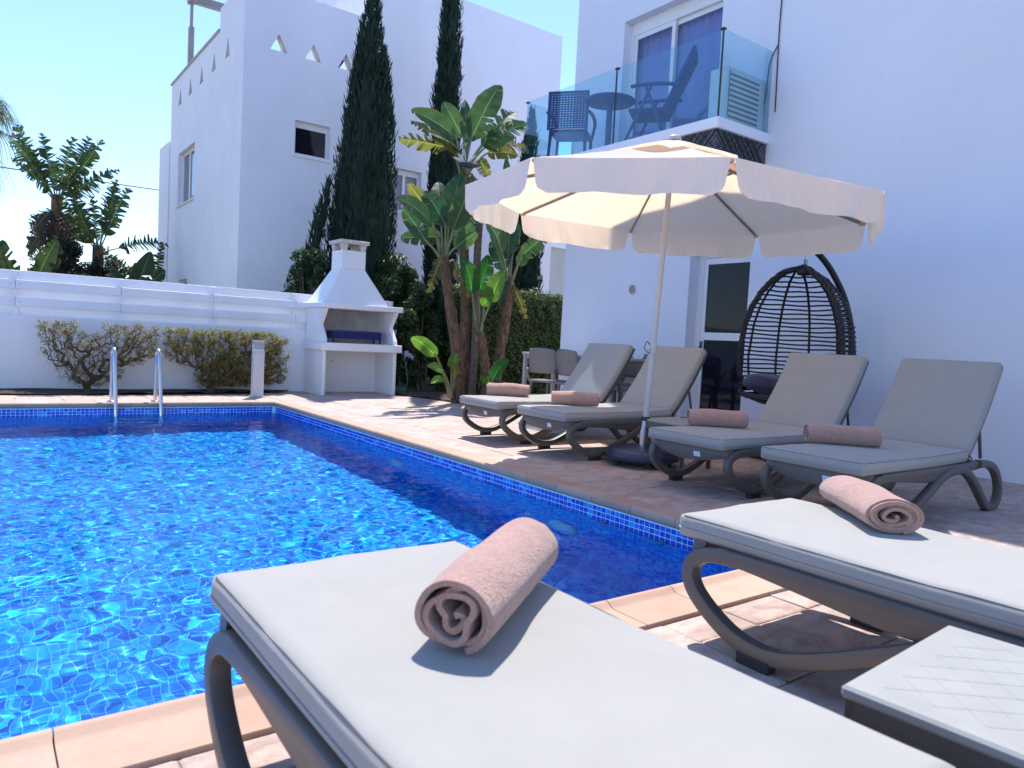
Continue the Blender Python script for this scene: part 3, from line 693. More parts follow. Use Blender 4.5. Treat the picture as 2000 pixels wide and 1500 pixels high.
def rim(L, Wd, z, bend=None, o=.002, cr=.035):
    P = []
    for (cx, cy_, a0) in ((L-cr, Wd/2-cr, 0), (cr, Wd/2-cr, pi/2), (cr, -Wd/2+cr, pi), (L-cr, -Wd/2+cr, 3*pi/2)):
        for i in range(5): a = a0+i*pi/8; P.append(Vector((cx+(cr+o)*cos(a), cy_+(cr+o)*sin(a), z)))
    out = []
    for i in range(len(P)):
        a, b = P[i], P[(i+1) % len(P)]; n = max(1, int((b-a).length/.05))
        for t in range(n): q = a.lerp(b, t/n); q.z += .0025*noise.noise(q*9); out.append(q)
    return [bend(p) for p in out] if bend else out

CW, CT, SL, BL = .69, .086, 1.33, .76
HX, HZ, BA = 1.33, .392, radians(54)
def seat_bend(p): 
    z = .331+.018*sin(pi*min(1, max(0, p.x/1.33)))**2*0+.012*(p.x/1.33)+.004*cos(p.x*4.2)
    return Vector((p.x, p.y, p.z+z))
def back_bend(p):
    c, s_ = cos(BA), sin(BA); sag = .018*sin(pi*p.x/BL)
    lx, lz = p.x, p.z-sag
    return Vector((HX+.012+lx*c-lz*s_, p.y, HZ-.012+lx*s_+lz*c))
def make_lounger(ba):
    global BA, HZ
    BA = ba; HZ = .392 if ba > .5 else .345
    root = thing('sun_lounger', 'x', 'sun lounger', group='sun loungers around the pool')
    # side ribbons: one per side, a continuous double loop
    path = [(1.44, .322), (1.1, .320), (.64, .318), (.45, .318), (.30, .317), (.20, .314), (.115, .303), (.058, .268), (.045, .222), (.072, .168), (.145, .112), (.235, .068), (.33, .049), (.43, .058), (.57, .110), (.74, .192), (.92, .275), (1.10, .312), (1.25, .295), (1.38, .222), (1.49, .125), (1.58, .045), (1.66, .016), (1.74, .028), (1.795, .085), (1.80, .160), (1.765, .238), (1.69, .298), (1.58, .325), (1.46, .330)]
    for sgn in (-1, 1):
        pp = [(x, sgn*(.331+.018*(1-min(1, z/.33))+(.016*min(1, max(0, (x-.45)/.3)) if qi > 4 else 0)), z) for qi, (x, z) in enumerate(path)]
        q = cat_rom(pp, 5); b = MB(); b.sweep(q, rrect(.052, .052, .010, 2), up=(0, 1, 0)); o = b.build('leg', 'taupe_plastic', root); o.data.set_sharp_from_angle(angle=radians(40))
        MB().bx(.275, .395, sgn*.351-.024, sgn*.351+.024, -.004, .036, .004).build('foot', 'rubber', o); MB().bx(1.60, 1.72, sgn*.353-.022, sgn*.353+.022, -.002, .004).build('foot', 'rubber', o)
        rail = [(.20, .318), (.36, .312), (.60, .298), (.90, .294), (1.2, .298), (1.46, .312)]
        b = MB(); rc_ = []
        for i in range(22):
            x = .16+1.32*i/21; dp = .044+.046*min(1, max(0, (x-.16)/.55))**1.2-.036*max(0, (x-.8)/.68); zt_ = .341+.008*(x/1.46)**2
            rc_.append([(x, sgn*.330+u, zt_-dp/2+v*dp/.086) for u, v in rrect(.050, .086, .008, 2)])
        kk_ = len(rc_[0]); b.add([q_ for r_ in rc_ for q_ in r_], [(i*kk_+j, i*kk_+(j+1) % kk_, (i+1)*kk_+(j+1) % kk_, (i+1)*kk_+j) for i in range(21) for j in range(kk_)], True); b.add(rc_[-1], [tuple(range(kk_))]); b.build('side_rail', 'taupe_plastic', root)
    # bowed front apron
    b = MB(); n = 14; pv = []
    for i in range(n+1):
        t = i/n*2-1; y = t*.335; bow = 1-t*t
        pv.append([(.050-.034*bow, y, .345), (.040-.040*bow, y, .300), (.050-.034*bow, y, .288-.052*bow), (.085, y, .290-.05*bow), (.10, y, .345)])
    b.add([p for r_ in pv for p in r_], [(i*5+j, (i+1)*5+j, (i+1)*5+(j+1) % 5, i*5+(j+1) % 5) for i in range(n) for j in range(5)], True); b.add(pv[0], [(0, 1, 2, 3, 4)]); b.add(pv[-1], [(4, 3, 2, 1, 0)])
    ap = b.build('front_apron', 'taupe_plastic', root); ap.data.set_sharp_from_angle(angle=radians(35))
    st = MB(); st.quad((.0085, -.075, .268), (.0095, -.13, .268), (.0025, -.13, .302), (.0015, -.075, .302)); st.build('sticker', 'sticker', ap)
    for i in range(11):
        x = .16+i*.115; MB().bx(x, x+.075, -.29, .29, .322, .338, .003).build('slat', 'taupe_plastic', root)
    # back frame
    c, s_ = cos(BA), sin(BA)
    def bp(l, y, d): return (HX+.02+l*c+d*s_, y, HZ-.028+l*s_-d*c)
    for sgn in (-1, 1):
        b = MB(); b.sweep(cat_rom([bp(-.02, sgn*.30, .0), bp(.2, sgn*.30, .022), bp(.5, sgn*.30, .022), bp(.77, sgn*.30, .0)], 5), rrect(.034, .05, .008, 2), up=(0, 1, 0)); b.build('back_rail', 'taupe_plastic', root)
        b = MB(); b.tube([bp(.40, sgn*.27, .03), (1.70, sgn*.27, .345)], .011, 8); b.build('back_prop', 'taupe_plastic', root)
    for i in range(7):
        l = .06+i*.108; b = MB(); b.sweep([bp(l, -.286, .012), bp(l, .286, .012)], [(-.036, -.006), (.036, -.006), (.036, .006), (-.036, .006)], up=(c, 0, s_), smooth=False); b.build('back_slat', 'taupe_plastic', root)
    MB().bx(1.44, 1.50, -.29, .29, .31, .345, .004).build('cross_bar', 'taupe_plastic', root)
    # cushion: seat and back halves with piping, ties at the fold
    sc = pillow(SL+.03, CW, CT, bend=lambda p: seat_bend(Vector((p.x-.03, p.y, p.z))), seed=1).build('seat_cushion', 'cushion_fabric', root)
    for zz in (.40, .888):
        b = MB(); b.tube(rim(SL+.03, CW, CT*zz, bend=lambda p: seat_bend(Vector((p.x-.03, p.y, p.z))), o=.0008 if zz < .5 else -.0105), .0038 if zz < .5 else .0017, 6, closed=True); b.build('piping' if zz < .5 else 'seam', 'cushion_fabric' if zz < .5 else 'thread', sc)
    bc = pillow(BL, CW, CT*.95, bend=back_bend, seed=2).build('back_cushion', 'cushion_fabric', root)
    b = MB(); b.tube(rim(BL, CW, CT*.42, bend=back_bend, o=.0008), .0035, 6, closed=True); b.build('piping', 'cushion_fabric', bc)
    b = MB(); y = -.318
    b.tube(cat_rom([(1.315, y+.02, .44), (1.335, y-.008, .40), (1.35, y-.012, .35), (1.34, y+.01, .315)], 5), .007, 6)
    b.tube(cat_rom([(1.335, y-.010, .395), (1.375, y-.022, .372), (1.36, y-.02, .35), (1.338, y-.012, .385), (1.30, y-.022, .365), (1.325, y-.014, .40)], 5), .0045, 5)
    b.tube(cat_rom([(1.338, y-.012, .39), (1.365, y-.022, .31), (1.372, y-.03, .24), (1.36, y-.03, .19)], 5), .0035, 5); b.tube(cat_rom([(1.336, y-.012, .39), (1.33, y-.022, .32), (1.345, y-.028, .26)], 5), .0035, 5)
    b.build('cushion_tie', 'strap', root)
    return root
proto = make_lounger(radians(54)); flat = make_lounger(radians(0))
spots = [((4.06, 6.00), 0, 'grey cushioned sun lounger farthest from camera, nearest the tall palms'),
         ((4.06, 5.01), 0, 'grey cushioned sun lounger just behind the parasol pole, second from the palms'),
         ((4.06, 3.385), 0, 'grey cushioned sun lounger just in front of the parasol base, before the hanging chair'),
         ((4.06, 2.42), 0, 'grey cushioned sun lounger nearest the house corner of pool, black tie hanging at its fold'),
         ((.795, 1.735), -pi/2, 'grey cushioned sun lounger in the foreground, filling the bottom of the picture'),
         ((2.375, 1.68), -pi/2, 'grey cushioned sun lounger at the lower right, beside the pale side table')]
for i, ((x, y), rz, lab) in enumerate(spots):
    o = proto if i == 0 else flat if i == 4 else copy_tree(flat if i == 5 else proto)
    o.location = (x, y, 0.004); o.rotation_euler = (0, 0, rz); o['label'] = lab
SEATZ = .331+.086+.002

# ================================================================== ROLLED TOWELS
def mat_towel():
    k = NB('towel'); p = k.obj(); n = k.noise(14, 4, .6, p); n2 = k.noise(170, 2, .75, p); n3 = k.noise(60, 3, .6, p)
    c = k.ramp(n, [(.3, (.44, .265, .212)), (.7, (.54, .335, .275))]); c = k.mix(k.math('MULTIPLY', k.ramp(n2, [(.4, (0,0,0)), (.65, (1,1,1))]), .45), c, (.30, .165, .135)); k.col(c)
    k.nrm(k.bump(k.math('ADD', n2, n3), .9, .006)); k.set(rough=.95, spec=.08, sheen=.35); MATS['towel'] = k.m
mat_towel()
def towel(name, L, a, bh, turns, seed, squash=0.0, flap=True, fold=.0):
    """roll along x, resting on z=0; a = half width, bh = half height; a real thick spiral sheet"""
    rg = random.Random(seed); n = int(turns*40); th = .0115; cen = []
    ph = -pi/2-.35-2*pi*turns
    for i in range(n+1):
        t = i/n; ang = 2*pi*turns*t+ph
        r = .07+(.93-.07)*t**.55
        wob = 1+fold*(1-t)*(.55*sin(ang*1.7+seed)+.35*sin(ang*3.3+seed*2))
        cen.append((r*wob*cos(ang), r*wob*sin(ang), t))
    # scale to the ellipse, flatten the base where it rests
    pts = []
    for (x, z, t) in cen:
        X, Z = x*(a-th), z*(bh-th)+bh
        if Z < th*1.05: Z = th*1.05+ (Z-th*1.05)*.25
        pts.append((X, max(Z, th*.8)))
    if flap:
        X, Z = pts[-1]; d = 1 if X > 0 else -1
    m = MB(); ns = 15; k = len(pts)
    nrm = []
    for i in range(k):
        p, q = pts[max(0, i-1)], pts[min(k-1, i+1)]; dx, dz = q[0]-p[0], q[1]-p[1]; l = sqrt(dx*dx+dz*dz)+1e-9; nrm.append((-dz/l, dx/l))
    rows = []
    for s_ in range(ns+1):
        t = s_/ns; xx = (t-.5)*L; bul = 1+.05*sin(pi*t)+.02*sin(t*9+seed); row_o = []; row_i = []
        for i, ((X, Z), (nx, nz)) in enumerate(zip(pts, nrm)):
            tt = i/(k-1); e = .010*noise.noise(Vector((tt*9, seed, (0 if t < .5 else 5))))*(1 if t < .04 or t > .96 else 0)
            w_ = .004*noise.noise(Vector((xx*14, X*16, Z*16+seed)))+.0018*noise.noise(Vector((xx*60, X*60, Z*60)))
            hx, hz = th*.5*nx, th*.5*nz; X2, Z2 = X*bul, Z*(bul if Z > .01 else 1)
            lx = xx+e+(.006*sin(tt*14+seed) if (s_ == 0 or s_ == ns) else 0)
            row_o.append((lx, X2-hx-nx*w_*0, max(.0005, Z2-hz+w_*.6))); row_i.append((lx, X2+hx, max(.0005, Z2+hz+w_*.3)))
        rows.append(row_o+row_i[::-1])
    kk = 2*k; vs_ = [p for r_ in rows for p in r_]
    fs_ = [(i*kk+j, i*kk+(j+1) % kk, (i+1)*kk+(j+1) % kk, (i+1)*kk+j) for i in range(ns) for j in range(kk)]
    m.add(vs_, fs_, True)
    for base in (0, ns*kk):
        m.add([vs_[base+j] for j in range(kk)], [(j, j+1, kk-2-j, kk-1-j) for j in range(k-1)], True)
    return m
def place_towel(L, a, bh, turns, seed, c, ang, label, z=SEATZ, fold=.25):
    o = towel('rolled_towel', L, a, bh, turns, seed, fold=fold).build('rolled_towel', 'towel')
    o.location = (c[0], c[1], z); o.rotation_euler = (0, 0, ang); tag(o, label, 'towel', 'rolled towels on the loungers'); return o
def along(p0, p1, off):
    dx, dy = p1[0]-p0[0], p1[1]-p0[1]; l = sqrt(dx*dx+dy*dy); mx, my = (p0[0]+p1[0])/2, (p0[1]+p1[1])/2
    nx, ny = -dy/l, dx/l
    if nx*mx+ny*my < 0: nx, ny = -nx, -ny
    return (mx+nx*off, my+ny*off), atan2(dy, dx), l
for (p0, p1, seed, who) in (((4.30, 6.22), (4.66, 5.98), 3, 'on the lounger farthest away, nearest the palms'), ((4.38, 5.27), (4.69, 4.97), 4, 'on the lounger just behind the parasol pole'), ((4.40, 3.63), (4.75, 3.37), 5, 'on the lounger before the hanging chair'), ((4.46, 2.69), (4.78, 2.37), 6, 'on the lounger with the black hanging tie')):
    c, ang, l = along(p0, p1, .065); place_towel(l, .082, .076, 3.4, seed, c, ang, 'small rolled pink towel '+who)
place_towel(.50, .090, .084, 3.3, 12, (.90, 1.235), radians(37), 'rolled pink towel on the foreground lounger, its open spiral end facing the camera', fold=.55)
place_towel(.46, .112, .070, 4.2, 21, (2.60, 1.325), radians(49), 'flattish rolled pink towel on the lower right lounger beside the side table', fold=.15)

# ================================================================== SIDE TABLES
simple('pale_plastic', (.56, .56, .53), .5, var=.04); simple('table_dark', (.10, .095, .11), .5)
def mat_tabletop():
    k = NB('table_top'); p = k.obj(); n = k.noise(6, 4, .6, p); k.col(k.ramp(n, [(.3, (.28, .28, .265)), (.7, (.33, .33, .31))])); k.set(rough=.55); k.nrm(k.bump(k.noise(240, 2, .6, p), .15, .002)); MATS['table_top'] = k.m
mat_tabletop()
def side_table(loc, rz, label, S=.52, H_=.40):
    t = thing('side_table', label, 'table', loc, rz, 'resin side tables')
    h = S/2; b = MB(); b.box((0, 0, H_-.012), (S, S, .024), 0, .009); top = b.build('table_top', 'table_top', t)
    # raised border and diagonal ribs give the diamond pattern
    rb = MB(); inn = h-.055; st = .082
    def clip(c, sg):
        pts_ = []
        for x in (-inn, inn):
            y = sg*x+c
            if -inn <= y <= inn: pts_.append((x, y))
        for y in (-inn, inn):
            x = (y-c)*sg
            if -inn < x < inn: pts_.append((x, y))
        return pts_[:2] if len(pts_) >= 2 else None
    for i in range(-9, 10):
        for sg in (1, -1):
            q = clip(i*st, sg)
            if q: rb.sweep([(q[0][0], q[0][1], H_+.0002), (q[1][0], q[1][1], H_+.0002)], [(-.002, -.001), (.002, -.001), (.0012, .0003), (-.0012, .0003)], smooth=False)
    rb.build('rib_pattern', 'table_top', top)
    for (a, b_, c_, d_) in ((-h+.012, h-.012, -h+.006, -h+.022), (-h+.012, h-.012, h-.022, h-.006), (-h+.006, -h+.022, -h+.022, h-.022), (h-.022, h-.006, -h+.022, h-.022)):
        MB().bx(a, b_, c_, d_, H_-.075, H_-.024).build('apron', 'taupe_plastic', t)
    for sx in (-1, 1):
        for sy in (-1, 1):
            b = MB(); x, y = sx*(h-.05), sy*(h-.05); b.bx(x-.022, x+.022, y-.006, y+.006, .002, H_-.03).bx(x-.006, x+.006, y-.022, y-.0061, .002, H_-.03); b.build('leg', 'taupe_plastic', t)
    return t
side_table((1.555, .43, .004), radians(4), 'pale square side table with a diamond pattern top, lower right corner', H_=.405)
side_table((4.87, 4.13, .004), radians(2), 'grey square side table half hidden behind the parasol pole', S=.46, H_=.40)

# ================================================================== PARASOL
def mat_canopy(name='canopy', c0=(.87, .835, .75), c1=(.90, .87, .79), ct=(1.0, .70, .46), tf=.50, wmap=(2.2, 2.2, .7)):
    k = NB(name); p = k.obj(); k.b.inputs['Base Color'].default_value = (.80, .755, .66, 1)
    n = k.noise(5, 4, .6, p); c = k.ramp(n, [(.3, c0), (.7, c1)]); k.col(c); k.set(rough=.9, spec=.1)
    tr = k.n('ShaderNodeBsdfTranslucent'); tr.inputs[0].default_value = (*ct, 1)
    mx = k.n('ShaderNodeMixShader'); mx.inputs[0].default_value = tf; k.l(k.b.outputs[0], mx.inputs[1]); k.l(tr.outputs[0], mx.inputs[2]); k.l(mx.outputs[0], k.out.inputs[0])
    wr = k.noise(4, 4, .6, k.mapping(p, wmap), .8); bp_ = k.bump(k.math('ADD', wr, k.math('MULTIPLY', k.noise(300, 2, .5, p), .05)), .45, .03); k.nrm(bp_); k.l(bp_, tr.inputs[1]); MATS[name] = k.m
mat_canopy()
mat_canopy('valance_cloth', (.92, .905, .87), (.95, .95, .91), (.99, .78, .56), .42, (7, 7, .8)); simple('pole_grey', (.50, .50, .49), .4, var=.05); simple('rib_grey', (.24, .215, .19), .5); simple('brass', (.55, .40, .22), .5)  # valance_cloth: whiter copy of the canopy, brightening the shaded valances by colour
UC = Vector((4.633, 4.215, 2.203)); UR = 1.6875; UN = Vector((.019, -.035, 1)).normalized()
E1 = Vector((1, 0, 0))-UN*UN.x; E1.normalize(); E2 = UN.cross(E1)
umb = thing('parasol', 'large cream octagonal parasol on a grey pole', 'parasol', (4.655, 4.34, 0))
def up_(r, a, h): return UC+E1*(r*cos(a))+E2*(r*sin(a))+UN*h
def ubuild(b, name, m, par=None):
    o = b.build(name, m, par or umb)
    if par is None: o.location = -umb.location
    return o
PH = .53; PK0 = 2.53
hubh = .50
def canopy_h(f): return hubh*(1-f)**1.06
for k_ in range(8):
    a0, a1 = PK0+k_*pi/4, PK0+(k_+1)*pi/4; b = MB(); nr, na = 14, 12; vs_ = []
    for i in range(nr+1):
        f = .13+(1-.13)*i/nr
        for j in range(na+1):
            t = j/na; A = up_(UR*f, a0, canopy_h(f)); B = up_(UR*f, a1, canopy_h(f)); p = A.lerp(B, t)
            sag = sin(pi*t)*sin(pi*min(1, f*.95))*.030; p = p-UN*sag
            p += UN*(.005*noise.noise(Vector((p.x*4, p.y*4, k_)))); vs_.append(p)
    b.add(vs_, [(i*(na+1)+j, (i+1)*(na+1)+j, (i+1)*(na+1)+j+1, i*(na+1)+j+1) for i in range(nr) for j in range(na)], True)
    pan = ubuild(b, 'canopy_panel', 'canopy')
    # valance with rounded lower corners, small ripples
    b = MB(); vs_ = []; nv, nh = 7, 30; rc = .07; D = .225
    wv = [random.Random(k_*5+q).uniform(-1, 1) for q in range(6)]
    for i in range(nv+1):
        for j in range(nh+1):
            t = j/nh; s_ = i/nv; A = up_(UR, a0, 0); B = up_(UR, a1, 0); Lp = (B-A).length
            u = .012+(Lp-.024)*t; dd = D
            e = min(u, Lp-u)
            hz = D*s_
            # rounded corner: shrink horizontally near the bottom
            if hz > D-rc:
                q = (hz-(D-rc))/rc; ins = rc*(1-sqrt(max(0, 1-q*q)))
            else: ins = 0
            ins += .035*s_
            u2 = .012+ins+(Lp-.024-2*ins)*t
            p = A.lerp(B, u2/Lp); sag0 = sin(pi*t)*sin(pi*.95)*.030; p = p-UN*sag0-Vector((0, 0, 1))*hz
            outw = ((A+B)/2-UC); outw.z = 0; outw.normalize()
            rip = .020*s_*(sin(t*17+wv[0]*3)*.5+sin(t*31+wv[1]*4+s_*2)*.35+sin(t*9+wv[2]*5)*.6)
            p += outw*(rip+.012*s_); p.z += .006*s_*sin(t*13+wv[3]*4)
            vs_.append(p)
    b.add(vs_, [(i*(nh+1)+j, i*(nh+1)+j+1, (i+1)*(nh+1)+j+1, (i+1)*(nh+1)+j) for i in range(nv) for j in range(nh)], True)
    va = b.build('valance', 'valance_cloth', pan)
    # rib
    b = MB(); b.sweep([up_(.06, a0, hubh-.045), up_(UR*.5, a0, canopy_h(.5)-.03), up_(UR*.97, a0, canopy_h(.97)-.018)], rrect(.016, .026, .004, 1)); rib = ubuild(b, 'rib', 'rib_grey')
    b = MB(); p = up_(UR*.975, a0, -.012); b.box(p, (.05, .03, .022), a0, .003); b.build('rib_tip', 'brass', rib)
    b = MB(); b.sweep([up_(.05, a0, .16), up_(UR*.30, a0, canopy_h(.30)-.045)], rrect(.010, .018, .003, 1)); b.build('strut', 'rib_grey', rib)
# vent cap
b = MB(); vs_ = []; nc = 48
for i in range(7):
    f = i/6*.34
    for j in range(nc):
        a = PK0+2*pi*j/nc; seg = (j/nc*8) % 1; rip = .012*sin(seg*2*pi)*(i/6)+.010*(i/6)*sin(j*1.7)
        vs_.append(up_(UR*f*(1-.08*sin(pi*seg)), a, hubh*(1-f)**1.06+.028+.01*(i/6)+rip-.015*(i/6)**4))
b.add(vs_, [(i*nc+j, i*nc+(j+1) % nc, (i+1)*nc+(j+1) % nc, (i+1)*nc+j) for i in range(6) for j in range(nc)], True); cap_ = ubuild(b, 'vent_cap', 'canopy')
b = MB(); c = up_(0, 0, hubh+.02); b.lathe(c, [(0, .045), (.03, .042), (.055, .028), (.06, .01), (.05, 0)], 20); ubuild(b, 'finial', 'pole_grey')
top = up_(0, 0, hubh); bot = Vector((4.655, 4.34, .11)); ax = (top-bot).normalized()
def pz(z): return bot+ax*((z-bot.z)/ax.z)
ubuild(MB().tube([pz(1.02), pz(2.66)], .0235, 16), 'upper_pole', 'pole_grey'); ubuild(MB().tube([pz(.38), pz(1.04)], .0275, 16), 'lower_pole', 'pole_grey')
ubuild(MB().tube([pz(.965), pz(1.05)], .036, 16).box(pz(1.0)+Vector((-.045, 0, 0)), (.03, .022, .03), 0, .004), 'pole_clamp', 'pole_grey')
ubuild(MB().tube([pz(2.33), pz(2.40)], .034, 16), 'runner', 'rib_grey')
b = MB(); b.tube(cat_rom([pz(1.03)+Vector((-.03, .01, 0)), pz(1.06)+Vector((-.05, .03, 0)), pz(1.0)+Vector((-.07, .03, 0)), pz(.96)+Vector((-.04, .0, 0))], 5), .004, 5); ubuild(b, 'pull_cord', 'black_metal')
base = thing('parasol_stand', 'round dark navy wheeled parasol base with steel tube', 'parasol stand', (4.655, 4.34, 0))
simple('base_plastic', (.030, .040, .080), .38, var=.12, bump=.2, bscale=200)
b = MB(); b.lathe((0, 0, 0), [(.0, .055), (.30, .055), (.315, .062), (.322, .085), (.318, .115), (.30, .135), (.27, .146), (.12, .158), (.05, .165), (.0, .165)], 48); b.build('weight', 'base_plastic', base)
MB().tube([(0, 0, .16), (-.002, -.012, .40)], .034, 18).build('tube', 'steel', base); MB().tube([(-.002, -.012, .385), (-.003, -.013, .42)], .039, 18).build('clamp', 'black_metal', base)
for i in range(5):
    a = -2.2+i*2*pi/5; x, y = .24*cos(a), .24*sin(a); b = MB(); seg = 14
    vs_ = [(x+.026*cos(2*pi*q/seg)*cos(a+1.57), y+.026*cos(2*pi*q/seg)*sin(a+1.57), .030+.026*sin(2*pi*q/seg)) for q in range(seg)]
    d_ = Vector((cos(a), sin(a), 0))*.011; b.add([Vector(v)-d_ for v in vs_]+[Vector(v)+d_ for v in vs_], [(q, (q+1) % seg, seg+(q+1) % seg, seg+q) for q in range(seg)]+[tuple(range(seg)), tuple(range(seg, 2*seg))]); b.build('caster', 'black_metal', base)

# ================================================================== HANGING CHAIR
simple('rattan', (.011, .012, .017), .5, var=.2, scale=60, bump=.5, bscale=120); simple('frame_black', (.018, .020, .026), .4)
egg = thing('hanging_chair', 'black wicker egg chair hanging from a curved stand', 'hanging chair', (6.45, 4.06, 0))
od = Vector((-1, .02, 0)).normalized(); os_ = Vector((-od.y, od.x, 0))       # opening direction, sideways
def ep(phi, r, z): return od*.10+(-od)*(r*cos(phi))+os_*(r*sin(phi))+Vector((0, 0, z))
PR = [(.50, .10), (.52, .26), (.58, .40), (.68, .495), (.82, .55), (.98, .565), (1.12, .545), (1.28, .525), (1.45, .47), (1.60, .385), (1.72, .28), (1.80, .165), (1.84, .06)]
def er(z):
    for (z0, r0), (z1, r1) in zip(PR, PR[1:]):
        if z0 <= z <= z1:
            t = (z-z0)/(z1-z0); t = t*t*(3-2*t)*.5+t*.5; return r0+(r1-r0)*t
    return PR[0][1] if z < PR[0][0] else PR[-1][1]
PM = radians(98)
def plim(z): return PM if z > .74 else PM+(pi-PM)*min(1, ((.74-z)/.16))
bask = MB()
for i in range(28):
    z = .60+i*.0435; pm = min(plim(z), pi*.999); r = er(z)
    bask.tube([ep(-pm+2*pm*j/26, r+.002*sin(j*2.1+i), z+.004*sin(j*.9+i*1.3)) for j in range(27)], .0095, 6)
bk = bask.build('slats', 'rattan', egg)
b = MB()
for ph in (-82, -50, -18, 14, 46, 78):
    b.tube([ep(radians(ph), er(z)+.004, z) for z in np.linspace(.52, 1.825, 28)], .0125, 6)
b.build('ribs', 'rattan', egg)
# braided rim: four strands twisted round the edge path
rp = [Vector((0, 0, 1.865))]
for z in np.linspace(1.81, .72, 24): rp.append(ep(PM, er(z), z))
for t in np.linspace(0, 1, 16)[1:-1]: rp.append(ep(PM+(2*pi-2*PM)*t, er(.60)+.06*sin(pi*t), .72-.115*sin(pi*t)**.8))
for z in np.linspace(.72, 1.81, 24): rp.append(ep(-PM, er(z), z))
rp.append(Vector((0, 0, 1.865)))
rp = cat_rom(rp, 3); b = MB()
for st in range(4):
    q = []
    for i, p in enumerate(rp):
        t = (rp[min(i+1, len(rp)-1)]-rp[max(i-1, 0)]).normalized(); s1 = t.cross(Vector((.3, .2, 1))).normalized(); s2 = t.cross(s1); a = i*.55+st*pi/2
        q.append(p+s1*(.017*cos(a))+s2*(.017*sin(a)))
    b.tube(q, .0145, 6)
b.build('rim', 'rattan', egg)
b = MB(); vs_ = []; n1 = 40
for z in np.linspace(.485, .62, 7):
    for j in range(n1): vs_.append(ep(2*pi*j/n1, er(z)*(1 if z > .49 else .2)+.006*sin(j*pi), z))
b.add(vs_, [(i*n1+j, i*n1+(j+1) % n1, (i+1)*n1+(j+1) % n1, (i+1)*n1+j) for i in range(6) for j in range(n1)], True); b.build('bowl', 'rattan', egg)
b = MB(); b.lathe((0, 0, 0), [(.0, 1.855), (.05, 1.85), (.075, 1.82), (.07, 1.79), (.02, 1.78)], 18); b.build('crown_knot', 'rattan', egg)
b = MB(); b.tube([(0, 0, 1.85), (0, 0, 1.885)], .006, 8); b.tube([(.016*cos(i*.8), .016*sin(i*.8), 1.885+i*.0009) for i in range(60)], .0035, 5); b.tube([(0, 0, 1.935), (0, 0, 1.975)], .006, 8); b.build('spring', 'steel', egg)
A_ = Vector((.95, -.31, 0))
sp = cat_rom([Vector((0, 0, 2.0))+A_*-.01, Vector((0, 0, 2.035))+A_*.05, Vector((0, 0, 1.99))+A_*.16, Vector((0, 0, 1.82))+A_*.34, Vector((0, 0, 1.55))+A_*.52, Vector((0, 0, 1.22))+A_*.62, Vector((0, 0, .85))+A_*.61, Vector((0, 0, .5))+A_*.55, Vector((0, 0, .2))+A_*.46, Vector((0, 0, .06))+A_*.40], 6)
MB().tube(sp, .030, 12).build('stand', 'frame_black', egg); MB().tube([(0, 0, 2.02), (0, 0, 1.97)], .012, 8).build('hook', 'frame_black', egg)
ringp = [Vector((0, 0, .03))+A_*(.06+.48*cos(a))+os_*(.48*sin(a)) for a in np.linspace(0, 2*pi, 36, endpoint=False)]
MB().tube(ringp, .024, 8, closed=True).build('stand_ring', 'frame_black', egg); MB().tube([Vector((0, 0, .03))+A_*.06+os_*.47, Vector((0, 0, .03))+A_*.06-os_*.47], .022, 8).build('stand_bar', 'frame_black', egg)
mat_fabric('navy_fabric', (.045, .05, .095))
cm = MB(); n1, n2 = 36, 14; vs_ = []
for i in range(n2+1):
    th_ = pi*i/n2
    for j in range(n1):
        a = 2*pi*j/n1; sx, sy, sz = sin(th_)*cos(a), sin(th_)*sin(a), cos(th_)
        tuft = 1-.10*abs(sin(a*2.5))*sin(th_); q = Vector((sx, sy, sz)); nn = noise.noise(q*2.4)*.13+noise.noise(q*5)*.05
        vs_.append(Vector((.46*sx*(tuft+nn), .46*sy*(tuft+nn), .115*sz*(1+nn*2)+.06*(sx*sx+sy*sy)*(1 if sz > 0 else .6))))
cm.add(vs_, [(i*n1+j, i*n1+(j+1) % n1, (i+1)*n1+(j+1) % n1, (i+1)*n1+j) for i in range(n2) for j in range(n1)], True)
ec = cm.build('seat_pad', 'navy_fabric'); ec.location = (6.45+od.x*.07, 4.06+od.y*.07, .69); tag(ec, 'crumpled navy seat pad lying in the hanging chair', 'cushion')
# ================================================================== BARBECUE
bbq = thing('barbecue', 'white masonry barbecue with a tapered hood and chimney', 'barbecue', (5.08, 11.35, 0))
def bq(b, name, par=None, m='barbecue_plaster', bev=None):
    o = b.build(name, m, par or bbq)
    if par is None: o.location = -bbq.location
    return o
yb = 11.735
simple('sooty_plaster', (.52, .51, .51), .9, var=.35, scale=2.5, bump=.3)
bq(MB().bx(4.43, 4.485, 11.0, yb, -.005, .708, .004), 'side_panel'); bq(MB().bx(5.665, 5.72, 11.0, yb, -.005, .708, .004), 'side_panel')
bq(MB().bx(4.487, 5.663, yb-.06, yb, -.005, .708), 'back_panel')
bq(MB().bx(4.385, 5.785, 10.935, yb-.002, .71, .835, .008), 'worktop')
for x0, x1 in ((4.43, 4.50), (5.66, 5.73)):
    pr = [(11.02, .837), (11.02, .90), (11.20, 1.12), (11.16, 1.165), (11.0, 1.378), (yb-.001, 1.378), (yb-.001, .837)]
    bq(MB().prism(pr, 'x', x0, x1), 'cheek')
bq(MB().bx(4.502, 5.658, yb-.05, yb-.001, .837, 1.378), 'fire_back', None, 'sooty_plaster')
bq(MB().bx(4.385, 5.785, 10.945, yb, 1.38, 1.465, .008), 'hood_shelf')
